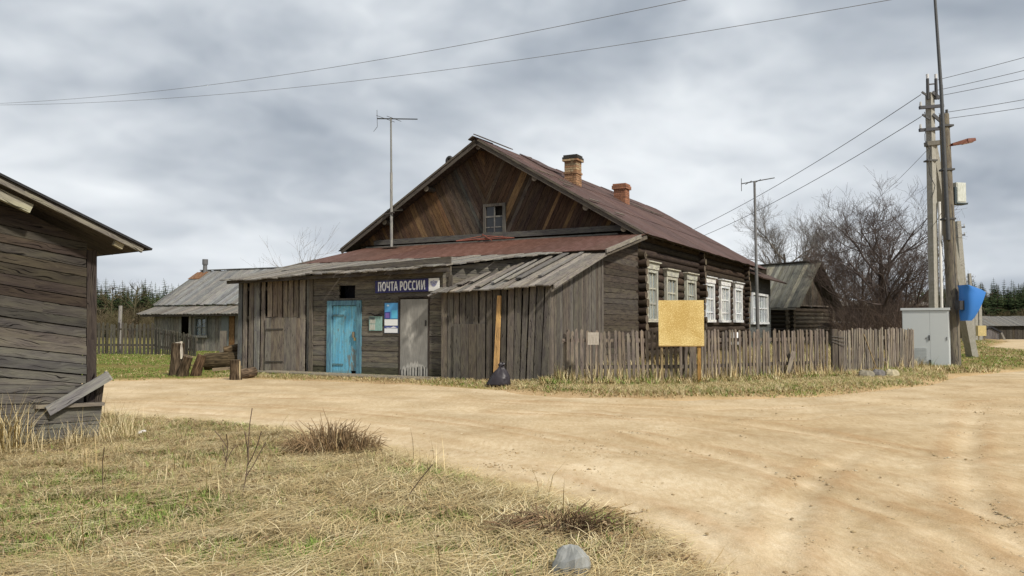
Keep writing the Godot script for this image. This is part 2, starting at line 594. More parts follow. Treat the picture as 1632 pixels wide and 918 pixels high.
func build_ground() -> void:
	road_poly = near_edge.duplicate()
	road_poly.append_array(far_edge)
	lay_tracks()
	var xs := steps(-900.0, 900.0, func(x): return 0.075 if absf(x + 0.0) < 6.0 else (0.16 if absf(x) < 16.0 else absf(x) * 0.035))
	var zs := steps(-60.0, 1400.0, func(z): return 4.0 if z < -4.0 else (0.4 if z < 2.6 else (0.055 if z < 7.0 else (z * 0.0085 if z < 32.0 else z * 0.03))))
	var nx := xs.size()
	var nz := zs.size()
	var gv := PackedVector3Array()
	var gc := PackedColorArray()
	var rv := PackedVector3Array()
	var rc := PackedColorArray()
	gv.resize(nx * nz); gc.resize(nx * nz); rv.resize(nx * nz); rc.resize(nx * nz)
	var sds := PackedFloat32Array()
	sds.resize(nx * nz)
	for j in nz:
		for i in nx:
			var x := xs[i]
			var z := zs[j]
			var k := j * nx + i
			var far := absf(x) > 70.0 or z > 100.0 or z < -40.0
			var sd := 20.0 if far else road_sd(x, z)
			sds[k] = sd
			gv[k] = Vector3(x, ground_height(x, z, sd), -z)
			gc[k] = soil_color(x, z, sd)
			if sd < 1.2:
				var tf := track_field(x, z) * smooth(0.1, -0.25, sd)
				rv[k] = Vector3(x, road_height(x, z, sd) + tf.x, -z)
				rc[k] = sand_color(x, z)
				rc[k] = rc[k].lerp(Color(0.82, 0.70, 0.51), clampf(tf.y, 0.0, 0.5)).lerp(Color(0.50, 0.35, 0.20), clampf(-tf.y * 0.7, 0.0, 0.6))
	var gi := PackedInt32Array()
	var ri := PackedInt32Array()
	for j in nz - 1:
		for i in nx - 1:
			var k := j * nx + i
			var most := maxf(maxf(sds[k], sds[k + 1]), maxf(sds[k + nx], sds[k + nx + 1]))
			var least := minf(minf(sds[k], sds[k + 1]), minf(sds[k + nx], sds[k + nx + 1]))
			if most > -0.5:
				for q in [k, k + nx, k + 1, k + 1, k + nx, k + nx + 1]:
					gi.append(q)
			if least < 0.45 and most < 1.2:
				for q in [k, k + nx, k + 1, k + 1, k + nx, k + nx + 1]:
					ri.append(q)
	var g := sheet(gv, gc, gi, nx, nz)
	var o := put(g, "ground", M.soil)
	o.set_meta("kind", "structure")
	o.set_meta("label", "grassy and earthy village ground around the sandy road")
	var r := sheet(rv, rc, ri, nx, nz)
	o = put(r, "dirt_road", M.sand)
	o.set_meta("kind", "structure")
	o.set_meta("label", "pale sandy road with wheel ruts, forking in front of the log house")

func sheet(v: PackedVector3Array, c: PackedColorArray, idx: PackedInt32Array, nx: int, nz: int) -> ArrayMesh:
	# keep only the vertices in use
	var to := PackedInt32Array()
	to.resize(v.size())
	to.fill(-1)
	var vv := PackedVector3Array()
	var cc := PackedColorArray()
	var nn := PackedVector3Array()
	for k in idx.size():
		var q := idx[k]
		if to[q] < 0:
			to[q] = vv.size()
			vv.append(v[q])
			cc.append(c[q])
			nn.append(Vector3.ZERO)
		idx[k] = to[q]
	for k in range(0, idx.size(), 3):
		var a := vv[idx[k]]
		var m := (vv[idx[k + 1]] - a).cross(vv[idx[k + 2]] - a)
		if m.y > 0.0:   # Godot's front faces run clockwise
			var t := idx[k + 1]
			idx[k + 1] = idx[k + 2]
			idx[k + 2] = t
		else:
			m = -m
		for e in 3:
			nn[idx[k + e]] += m
	for k in nn.size():
		nn[k] = nn[k].normalized()
	var arr := []
	arr.resize(Mesh.ARRAY_MAX)
	arr[Mesh.ARRAY_VERTEX] = vv
	arr[Mesh.ARRAY_NORMAL] = nn
	arr[Mesh.ARRAY_COLOR] = cc
	arr[Mesh.ARRAY_INDEX] = idx
	var m2 := ArrayMesh.new()
	m2.add_surface_from_arrays(Mesh.PRIMITIVE_TRIANGLES, arr)
	return m2

func sand_color(x: float, z: float) -> Color:
	var near := poly_near(x, z)
	var w := near + 0.6 * noise2.get_noise_2d(x * 10.0, z * 10.0)
	var a := noise.get_noise_2d(x * 8.0 + 300.0, z * 8.0)
	var b := noise.get_noise_2d(x * 45.0, z * 45.0)
	var col := Color(0.635, 0.535, 0.37)
	var damp := exp(-pow((w - 2.2) / 0.8, 2.0)) * 0.55 + exp(-pow((w - 5.5) / 0.9, 2.0)) * 0.35
	damp += 0.5 * smooth(0.1, 0.5, a)
	col = col.lerp(Color(0.53, 0.425, 0.27), clampf(damp * 0.75, 0.0, 0.7))
	col = col.lerp(Color(0.70, 0.605, 0.435), clampf(0.8 * exp(-pow((w - 0.9) / 0.7, 2.0)) + 0.5 * smooth(0.0, 0.5, -a), 0.0, 0.8))
	var k := 1.0 + 0.12 * b
	return Color(col.r * k, col.g * k, col.b * k)

func green_share(x: float, z: float) -> float:
	# how green the ground is, by places that the photograph shows
	var a := noise.get_noise_2d(x * 28.0 + 70.0, z * 28.0)
	var b := noise2.get_noise_2d(x * 60.0, z * 60.0)
	if on_bank(x, z) > 0.5:
		var k := 0.0
		for q in [[-2.9, 5.4, 1.1, 0.6], [-2.75, 4.45, 0.5, 0.3], [-0.75, 5.15, 0.6, 0.25], [-1.35, 4.45, 0.8, 0.3], [-3.3, 6.4, 0.7, 0.4], [-0.5, 6.6, 0.7, 0.25], [0.62, 5.2, 0.25, 0.3], [-3.2, 10.2, 1.0, 0.6], [-0.35, 4.5, 0.4, 0.25]]:
			var d := Vector2((x - q[0]) / q[2], (z - q[1]) / q[3]).length()
			k = maxf(k, smooth(1.3, 0.4, d + 0.7 * a))
		return clampf(k + 0.4 * smooth(0.05, 0.5, a + 0.5 * b), 0.0, 1.0)
	if x < -6.6 and z > 18.0:
		return clampf(0.8 + 0.5 * a, 0.2, 1.0)
	if z > 21.0 and x > 11.5:
		return clampf(0.5 + 0.7 * a, 0.0, 1.0)
	return clampf(0.33 + 0.9 * a + 0.3 * b, 0.0, 0.9)

func soil_color(x: float, z: float, sd: float) -> Color:
	var b := noise.get_noise_2d(x * 50.0, z * 50.0)
	var col := Color(0.36, 0.28, 0.15).lerp(Color(0.20, 0.21, 0.06), green_share(x, z))
	if z > 60.0:
		col = col.lerp(Color(0.15, 0.14, 0.06), 0.7)
	if on_bank(x, z) > 0.5:
		var e := exp(-pow(Vector2((x - 0.55) / 0.6, (z - 4.65) / 0.75).length(), 2.0))
		col = col.lerp(Color(0.20, 0.13, 0.075), clampf(e * 1.1, 0.0, 0.9))
	col = col.lerp(Color(0.64, 0.49, 0.30), smooth(0.5, 0.0, sd + 0.35 * b))
	var k := 1.0 + 0.35 * b
	return Color(col.r * k, col.g * k, col.b * k)

# ------------------------------------------------------------------ grass
func tuft(blades: int, high: float, lean: float, wide: float, s: int) -> ArrayMesh:
	rng.seed = s
	var mb := MB.new()
	for i in blades:
		var a := R(0, TAU)
		var d := Vector3(cos(a), 0, sin(a))
		var side := Vector3(-d.z, 0, d.x) * wide * R(0.7, 1.3)
		var h := high * R(0.5, 1.1)
		var l := lean * R(0.4, 1.2)
		var p0 := Vector3(R(-1, 1), 0, R(-1, 1)) * high * 0.16
		var dir1 := (Vector3.UP + d * l * 0.6).normalized()
		var dir2 := (Vector3.UP * (1.0 - 0.45 * l) + d * l * 1.5).normalized()
		var p1 := p0 + dir1 * h * 0.5
		var p2 := p1 + dir2 * h * 0.55
		p2.y = maxf(p2.y, 0.012)
		var col := Color(1, 1, 1) * R(0.7, 1.15)
		var nn := (Vector3.UP * 0.8 + d * -0.3).normalized()
		mb.tri(p0 - side, p0 + side, p1 + side * 0.8, nn, nn, nn, Vector2.ZERO, Vector2.ZERO, Vector2.ZERO, col)
		mb.tri(p0 - side, p1 + side * 0.8, p1 - side * 0.8, nn, nn, nn, Vector2.ZERO, Vector2.ZERO, Vector2.ZERO, col)
		mb.tri(p1 - side * 0.8, p1 + side * 0.8, p2, nn, nn, nn, Vector2.ZERO, Vector2.ZERO, Vector2.ZERO, col)
	return mb.mesh()

# a few long straws lying more or less one way
func straw_mat(s: int) -> ArrayMesh:
	rng.seed = s
	var mb := MB.new()
	for i in 7:
		var p0 := Vector3(R(-0.12, 0.12), R(-0.01, 0.02), R(-0.1, 0.1))
		var d := Vector3(1, R(-0.05, 0.1), R(-0.45, 0.45)).normalized() * R(0.12, 0.3)
		var side := Vector3(-d.z, 0, d.x).normalized() * R(0.001, 0.0023)
		var p1 := p0 + d * 0.5 + Vector3(0, R(0.0, 0.02), 0)
		var p2 := p0 + d + Vector3(0, R(-0.02, 0.02), R(-0.04, 0.04))
		var col := Color(1, 1, 1) * R(0.75, 1.15)
		var n := Vector3.UP
		var z := Vector2.ZERO
		mb.tri(p0 - side, p0 + side, p1 + side, n, n, n, z, z, z, col)
		mb.tri(p0 - side, p1 + side, p1 - side, n, n, n, z, z, z, col)
		mb.tri(p1 - side, p1 + side, p2, n, n, n, z, z, z, col)
	return mb.mesh()

func scatter(called: String, label: String, mesh: Mesh, where: Array, cols: Array, material: Material) -> void:
	var mm := MultiMesh.new()
	mm.transform_format = MultiMesh.TRANSFORM_3D
	mm.use_colors = true
	mm.mesh = mesh
	mm.instance_count = where.size()
	for i in where.size():
		mm.set_instance_transform(i, where[i])
		mm.set_instance_color(i, cols[i])
	mesh.surface_set_material(0, material)
	var o := MultiMeshInstance3D.new()
	o.name = numbered(called, self)
	o.multimesh = mm
	add_child(o)
	o.set_meta("kind", "stuff")
	o.set_meta("label", label)

func spin(x: float, y: float, z: float, sx: float, sy: float) -> Transform3D:
	var b := Basis(Vector3.UP, R(0, TAU))
	b = Basis(Vector3(R(-1, 1), 0, R(-1, 1)).normalized(), R(0, 0.2)) * b
	return Transform3D(b.scaled_local(Vector3(sx, sy, sx)), Vector3(x, y, -z))

func under_house(x: float, z: float, pad := 0.0) -> bool:
	var d := Vector2(x - 0.84, z - 17.99)
	var a := d.dot(Vector2(0.8805, -0.474))
	var s := d.dot(Vector2(0.474, 0.8805))
	return a > -9.8 - pad and a < 0.1 + pad and s > -0.15 - pad and s < 26.0

func in_shed(x: float, z: float) -> bool:
	var d := Vector2(x + 4.39, z - 8.504)
	var t := d.dot(Vector2(0.627, 0.779))
	var q := d.dot(Vector2(-0.779, 0.627))
	return t < 0.06 and q > -0.02 and t > -4.0 and q < 4.0

func fence_line(x: float) -> float:
	if x < 3.9:
		return 16.8 + (x - 1.0) * 0.155
	return 17.25 + (x - 3.9) * 0.57

func build_grass() -> void:
	var straw := [Color(0.56, 0.46, 0.255), Color(0.49, 0.39, 0.205), Color(0.66, 0.56, 0.345), Color(0.42, 0.32, 0.16), Color(0.34, 0.25, 0.125)]
	var green := [Color(0.17, 0.26, 0.05), Color(0.215, 0.30, 0.07), Color(0.14, 0.21, 0.045), Color(0.28, 0.31, 0.105)]
	# the near bank: flattened straw, green shoots through it
	for pass_ in 5:
		rng.seed = 500 + pass_
		var mesh: ArrayMesh
		var count: int
		match pass_:
			0: mesh = tuft(11, 0.155, 1.6, 0.0021, 60); count = 15000
			1: mesh = tuft(10, 0.20, 2.0, 0.0021, 61); count = 11000
			2: mesh = tuft(12, 0.085, 0.8, 0.0024, 62); count = 11000
			3: mesh = tuft(4, 0.42, 0.7, 0.0022, 63); count = 200
			4: mesh = straw_mat(65); count = 7500
		rng.seed = 520 + pass_
		var w := []
		var c := []
		while w.size() < count:
			var z := 3.2 + 9.6 * pow(R(0, 1), 1.25)
			var x := R(-0.95, 0.35) * z if R(0, 1) < 0.97 else R(-10, 1)
			if x < -9.0 or x > 1.2 or in_shed(x, z):
				continue
			var sd := road_sd(x, z)
			if sd < R(-0.05, 0.35):
				continue
			var gs := green_share(x, z)
			if pass_ == 2:
				if R(0, 1) > gs + 0.15:
					continue
			elif R(0, 1) < gs * 0.65:
				continue
			var bare := exp(-pow(Vector2((x - 0.6) / 0.6, (z - 4.75) / 0.75).length(), 2.0))
			if R(0, 1) < bare * 0.8:
				continue
			if pass_ == 3 and noise.get_noise_2d(x * 25.0, z * 25.0) < -0.05 and R(0, 1) < 0.8:
				continue
			var s := R(0.55, 1.25)
			var tf := spin(x, ground_height(x, z, sd) - 0.01, z, s, s * R(0.7, 1.15) * (0.75 if pass_ < 2 else 1.0))
			if pass_ == 4:
				tf = Transform3D(Basis(Vector3.UP, 2.6 * noise.get_noise_2d(x * 14.0, z * 14.0) + R(-1.3, 1.3)).scaled_local(Vector3(s, 1, s)), Vector3(x, ground_height(x, z, sd) + R(0.02, 0.07), -z))
			w.append(tf)
			var pal: Array = green if pass_ == 2 else straw
			c.append(shade(pal[rng.randi() % pal.size()], 0.2))
		scatter(["dry_grass", "dry_grass", "green_grass", "grass_stalks", "lying_straw"][pass_], ["matted straw-coloured grass on the near bank", "long flattened dry grass on the near bank", "fresh green grass sprouting through the straw on the near bank", "sparse standing dry grass stalks on the near bank", "loose pale straw lying flat over the near bank"][pass_], mesh, w, c, M.grass)
	# dead leaves and scraps of litter among the straw
	rng.seed = 525
	var lf := MB.new()
	for q in 3:
		var c0 := Vector3(R(-0.03, 0.03), 0.004 * q, R(-0.03, 0.03))
		var d := Vector3(R(-1, 1), R(-0.2, 0.3), R(-1, 1)).normalized() * 0.017
		var e := Vector3(-d.z, R(0.0, 0.006), d.x) * 0.55
		lf.flat(c0 - d, c0 + e, c0 + d, Vector3.UP, Vector2.ZERO, Vector2.ZERO, Vector2.ZERO, Color.WHITE)
		lf.flat(c0 - d, c0 + d, c0 - e, Vector3.UP, Vector2.ZERO, Vector2.ZERO, Vector2.ZERO, Color.WHITE)
	var wl := []
	var cl2 := []
	while wl.size() < 5000:
		var z := 3.4 + 9.0 * pow(R(0, 1), 1.2)
		var x := R(-0.9, 0.3) * z
		if x < -8.0 or in_shed(x, z):
			continue
		var sd := road_sd(x, z)
		if sd < 0.0:
			continue
		wl.append(spin(x, ground_height(x, z, sd) + R(0.005, 0.06), z, R(0.6, 1.3), 1.0))
		cl2.append(shade([Color(0.24, 0.16, 0.085), Color(0.30, 0.22, 0.13), Color(0.17, 0.115, 0.065)][rng.randi() % 3], 0.25))
	scatter("dead_leaves", "small brown dead leaves scattered through the straw of the near bank", lf.mesh(), wl, cl2, M.grass)
	# tall dry grass against the left shed
	rng.seed = 530
	var mesh2 := tuft(7, 0.62, 0.5, 0.0035, 64)
	rng.seed = 531
	var w2 := []
	var c2 := []
	while w2.size() < 170:
		var t := R(-2.4, 0.55)
		var q := R(-0.45, -0.03)
		if t > 0.1:
			q = R(-0.4, 0.7)
		var x := -4.39 + 0.627 * t - 0.779 * q
		var z := 8.504 + 0.779 * t + 0.627 * q
		var s := R(0.5, 1.0) * (1.25 if t < -0.75 else 0.72)
		w2.append(spin(x, at_ground(x, z), z, s, s))
		c2.append(shade(straw[rng.randi() % 3], 0.2))
	scatter("tall_dry_grass", "tall pale dry grass standing against the grey plank shed", mesh2, w2, c2, M.grass)
	# verge in front of the fence, the yard behind it, the green plot on the left, the plot on the right
	var plots := [
		["verge_grass", "short tufty grass on the verge before the house and fence", 0.075, 0.8, 46000],
		["yard_grass", "dry uncut grass in the fenced yard beside the house", 0.42, 0.55, 5200],
		["green_lawn", "short bright green grass on the plot left of the house", 0.08, 0.7, 22000],
		["roadside_grass", "olive grass on the plot beyond the poles", 0.09, 0.8, 26000],
	]
	for k in plots.size():
		var q: Array = plots[k]
		var mesh3 := tuft(9 if k != 1 else 7, q[2], q[3], [0.0024, 0.0045, 0.0034, 0.0034][k], 70 + k)
		rng.seed = 540 + k
		var w := []
		var c := []
		var tries := 0
		while w.size() < int(q[4]) and tries < 400000:
			tries += 1
			var x: float
			var z: float
			match k:
				0: x = R(-7.5, 13.5); z = R(13.9, 22.5)
				1: x = R(1.5, 17.0); z = R(17.3, 42.0)
				2: x = R(-24.0, -6.4); z = R(17.5, 40.0)
				3: x = R(11.8, 42.0); z = R(20.5, 60.0)
			if under_house(x, z, 0.05):
				continue
			var fence_z := fence_line(x)
			if k == 0 and x > 1.0 and z > fence_z + 0.5 and x < 10.8:
				continue
			if k == 1 and (z < fence_z + 0.1 or x > 11.0 + (z - 20.0) * 0.3):
				continue
			var sd := road_sd(x, z)
			var edge := noise.get_noise_2d(x * 20.0, z * 20.0)
			if sd < -0.05 + 0.35 * R(0, 1) + 0.45 * edge:
				continue
			if k == 0 and R(0, 1) > 0.45 + sd * 0.6 + edge:
				continue
			if k == 0 and x < 0.4 and R(0, 1) < 0.72:
				continue
			var gs := green_share(x, z)
			var s := R(0.5, 1.3)
			if k == 0 and (z > fence_z - 0.6 and x > 0.6):
				s *= 1.0 + 1.6 * pow(R(0, 1), 3.0)
			w.append(spin(x, ground_height(x, z, sd) - 0.01, z, s, s))
			var p: float = [0.33 * gs + 0.08, 0.12, 0.95, 0.5 * gs + 0.25][k]
			var col: Color = green[rng.randi() % 4] if R(0, 1) < p else straw[rng.randi() % 5]
			if k == 2 and R(0, 1) < 0.15:
				col = straw[rng.randi() % 5]
			c.append(shade(col, 0.2))
		scatter(q[0], q[1], mesh3, w, c, M.grass)
	rng.seed = 555
	var mesh4 := tuft(5, 0.42, 0.35, 0.004, 75)
	rng.seed = 556
	var w4 := []
	var c4 := []
	while w4.size() < 750:
		var x := R(0.9, 10.4)
		var z := fence_line(x) - R(-0.25, 0.3)
		if noise.get_noise_2d(x * 40.0, z * 40.0) < R(-0.3, 0.25):
			continue
		var s := R(0.45, 1.15)
		w4.append(spin(x, at_ground(x, z), z, s, s))
		c4.append(shade(straw[rng.randi() % 5] if R(0, 1) < 0.85 else green[3], 0.2))
	scatter("fence_grass", "thin dry grass stalks growing through the foot of the fences", mesh4, w4, c4, M.grass)
	# clods and small stones on the road
	rng.seed = 560
	var lm := MB.new()
	lm.lump(Vector3.ZERO, Vector3(1, 0.7, 1), noise, 0.5, 0.8, 4, Color.WHITE)
	var w3 := []
	var c3 := []
	while w3.size() < 12000:
		var z := 4.0 + 16.0 * pow(R(0, 1), 1.3)
		var x := R(-0.7, 0.75) * z
		var sd := road_sd(x, z)
		if sd > 0.35:
			continue
		var cl := noise.get_noise_2d(x * 9.0, z * 9.0) + 0.5 * noise2.get_noise_2d(x * 30.0, z * 30.0)
		var tfy := track_field(x, z).y
		var chance := 0.5 * smooth(0.05, 0.5, cl) * smooth(-0.1, 0.3, noise2.get_noise_2d(x * 80.0, z * 80.0)) + 0.6 * smooth(-0.6, 0.1, sd) * smooth(-0.1, 0.3, cl) + 1.3 * smooth(0.2, 0.6, -tfy) + 0.015
		if R(0, 1) > chance:
			continue
		var s := 0.004 + 0.009 * pow(R(0, 1), 4.0)
		var tq := spin(x, at_ground(x, z), z, s * R(1.0, 1.8), s)
		w3.append(tq)
		c3.append(shade([Color(0.50, 0.37, 0.22), Color(0.42, 0.30, 0.175), Color(0.58, 0.48, 0.33), Color(0.47, 0.35, 0.2)][rng.randi() % 4], 0.2))
	var w5 := []
	var c5 := []
	while w5.size() < 900:
		var x := 0.5 + rng.randfn() * 0.3
		var z := 4.75 + rng.randfn() * 0.35
		if road_sd(x, z) < 0.0:
			continue
		var s := 0.006 + 0.02 * pow(R(0, 1), 3.0)
		w5.append(spin(x, at_ground(x, z), z, s, s))
		c5.append(shade(Color(0.235, 0.16, 0.095), 0.3))
	scatter("soil_crumbs", "crumbs of brown earth on the eroded end of the near bank", lm.mesh(), w5, c5, M.stone)
	scatter("sand_clods", "small clods and pebbles strewn over the sandy road", lm.mesh(), w3, c3, M.stone)

# ------------------------------------------------------------------ sky
func make_sky() -> PanoramaSkyMaterial:
	var w := 2048
	var h := 1024
	var q := fbm(5, 1.0, 7)
	var q2 := fbm(6, 1.0, 5)
	# banks of cloud: azimuth, elevation, reach in each, brighter or darker
	var banks := [[-22.0, 11.5, 15.0, 3.2, -0.5], [-24.0, 5.2, 16.0, 2.4, 0.5], [-31.0, 13.5, 4.0, 1.6, 0.3], [-24.0, 19.0, 12.0, 3.0, -0.22], [-5.0, 16.5, 10.0, 3.0, 0.3], [13.0, 12.0, 9.0, 4.5, 0.42], [31.0, 13.5, 5.0, 4.5, -0.5], [16.0, 7.5, 5.0, 1.6, -0.35], [31.0, 6.5, 7.0, 2.2, 0.42], [2.0, 11.5, 6.0, 2.0, -0.16], [-8.0, 6.0, 7.0, 3.4, 0.4], [22.0, 19.0, 9.0, 3.5, 0.25], [-8.0, 22.0, 7.0, 2.0, -0.2]]
	var data := PackedByteArray()
	data.resize(w * h * 3)
	for j in h:
		var el := PI / 2 - (j + 0.5) / h * PI
		if j > h / 2 + 2:
			for i in w:
				var k := (j * w + i) * 3
				data[k] = 178; data[k + 1] = 184; data[k + 2] = 190
			continue
		var y := sin(maxf(el, 0.0))
		for i in w:
			var az := (i + 0.5) / w * TAU - PI
			var d := Vector3(sin(az) * cos(el), y, -cos(az) * cos(el))
			var p := d / (y + 0.16)
			var wx := q2.get_noise_3d(p.x * 0.35, p.z * 0.35, 9.0)
			var wz := q2.get_noise_3d(p.x * 0.35, p.z * 0.35, 29.0)
			var a := q.get_noise_3d(p.x * 0.42 + 0.5 * wx, p.z * 0.42 + 0.5 * wz, 3.0)
			var b := q2.get_noise_3d(d.x * 2.3 + 0.4 * wx, d.y * 5.6 + 0.4 * wz, d.z * 2.3 + 0.3 * wz)
			var puff := 1.0 - absf(q.get_noise_3d(d.x * 4.0 + 0.8 * wx, d.y * 8.5, d.z * 4.0 + 0.8 * wz)) * 2.2
			var t := 0.62 + 0.34 * a + 0.40 * b + 0.13 * (puff - 0.5)
			var azd := rad_to_deg(az) + 6.0 * b
			var eld := rad_to_deg(el) + 1.2 * a + 2.4 * b
			if absf(azd) < 60.0:
				for c in banks:
					var ex: float = (azd - c[0]) / c[2]
					var ey: float = (eld - c[1]) / c[3]
					var e := ex * ex + ey * ey
					if e < 6.0:
						t += 1.35 * c[4] * exp(-e)
			t = clampf(t, 0.0, 1.0)
			t = t * t * (3.0 - 2.0 * t) * 0.5 + t * 0.5
			var k := (j * w + i) * 3
			data[k] = int(lerpf(126.0, 226.0, t))
			data[k + 1] = int(lerpf(136.0, 230.0, t))
			data[k + 2] = int(lerpf(149.0, 233.0, t))
	var m := PanoramaSkyMaterial.new()
	m.panorama = ImageTexture.create_from_image(Image.create_from_data(w, h, false, Image.FORMAT_RGB8, data))
	return m

# ------------------------------------------------------------------ boards, logs, walls
# boards laid across a polygon in the plane of tf, running along the angle, each one a part
func board_wall(parent: Node3D, called: String, tf: Transform3D, poly: PackedVector2Array, ang: float, w: float, gap: float, t: float, pal: Callable, holes := [], jit := 0.012, slope := 0.0, mt: Material = null) -> void:
	var g := Vector2(cos(ang), sin(ang))
	var gp := Vector2(-g.y, g.x)
	var lo := 1e9
	var hi := -1e9
	var l0 := 1e9
	var l1 := -1e9
	for q in poly:
		lo = minf(lo, q.dot(gp)); hi = maxf(hi, q.dot(gp))
		l0 = minf(l0, q.dot(g)); l1 = maxf(l1, q.dot(g))
	var y := lo
	while y < hi - 0.01:
		var ww := w * R(0.82, 1.18)
		var d := R(-slope, slope)
		var strip := PackedVector2Array([g * (l0 - 0.1) + gp * (y + d), g * (l1 + 0.1) + gp * (y - d), g * (l1 + 0.1) + gp * (y + ww - gap - d), g * (l0 - 0.1) + gp * (y + ww - gap + d)])
		y += ww
		var pieces := Geometry2D.intersect_polygons(strip, poly)
		for hole in holes:
			var next: Array[PackedVector2Array] = []
			for piece in pieces:
				next.append_array(Geometry2D.clip_polygons(piece, hole))
			pieces = next
		for piece in pieces:
			if piece.size() < 3 or absf(area(piece)) < 0.0008 or Geometry2D.is_polygon_clockwise(piece) and pieces.size() == 1 and false:
				continue
			var mb := MB.new()
			var c := Vector2.ZERO
			for q in piece:
				c += q / piece.size()
			mb.slab(piece, tf, -t, R(0.0, jit), g, ruv(), pal.call(c))
			put(mb, called, M.wood if mt == null else mt, parent)

func area(p: PackedVector2Array) -> float:
	var s := 0.0
	for i in p.size():
		s += p[i].cross(p[(i + 1) % p.size()])
	return s / 2.0

func rect(x0: float, y0: float, x1: float, y1: float) -> PackedVector2Array:
	return PackedVector2Array([Vector2(x0, y0), Vector2(x1, y0), Vector2(x1, y1), Vector2(x0, y1)])

func quadp(a: float, b: float, c: float, d: float, e: float, f: float, g: float, h: float) -> PackedVector2Array:
	return PackedVector2Array([Vector2(a, b), Vector2(c, d), Vector2(e, f), Vector2(g, h)])

func bar(parent: Node3D, called: String, a: Vector3, b: Vector3, wdir: Vector3, w: float, t: float, col: Color, mt: Material = null, w2 := -1.0) -> MeshInstance3D:
	var mb := MB.new()
	mb.bar(a, b, wdir, w, t, ruv(), col, w2)
	return put(mb, called, M.wood if mt == null else mt, parent)

func log_(parent: Node3D, called: String, a: Vector3, b: Vector3, r: float, col: Color, cap = null, sides := 9) -> MeshInstance3D:
	var mb := MB.new()
	var pts := PackedVector3Array()
	var rad := PackedFloat32Array()
	for i in 3:
		var f := i / 2.0
		pts.append(a.lerp(b, f) + (Vector3(R(-1, 1), R(-1, 1), R(-1, 1)) * r * 0.06 if i == 1 else Vector3.ZERO))
		rad.append(r * R(0.93, 1.05))
	mb.tube(pts, rad, sides, col, true, ruv(), cap if cap != null else shade(Color(0.15, 0.12, 0.085), 0.2))
	return put(mb, called, M.wood, parent)

func pipe(parent: Node3D, called: String, a: Vector3, b: Vector3, r0: float, r1: float, col: Color, mt: Material, sides := 10) -> MeshInstance3D:
	var mb := MB.new()
	mb.tube(PackedVector3Array([a, (a + b) / 2, b]), PackedFloat32Array([r0, (r0 + r1) / 2, r1]), sides, col, true, ruv())
	return put(mb, called, mt, parent)

var front_b := Basis.IDENTITY                                                   # local x right, y up, z outward
var side_b := Basis(Vector3(0, 0, -1), Vector3(0, 1, 0), Vector3(1, 0, 0))       # x runs away from the front

func front_tf(s: float) -> Transform3D:
	return Transform3D(front_b, Vector3(0, 0, -s))

func side_tf(a: float) -> Transform3D:
	return Transform3D(side_b, Vector3(a, 0, 0))

const YAW := -0.49380
func hb(a: float, y: float, s: float) -> Vector3:
	return Vector3(0.84, 0, -17.99) + Basis(Vector3.UP, YAW) * Vector3(a, y, -s)

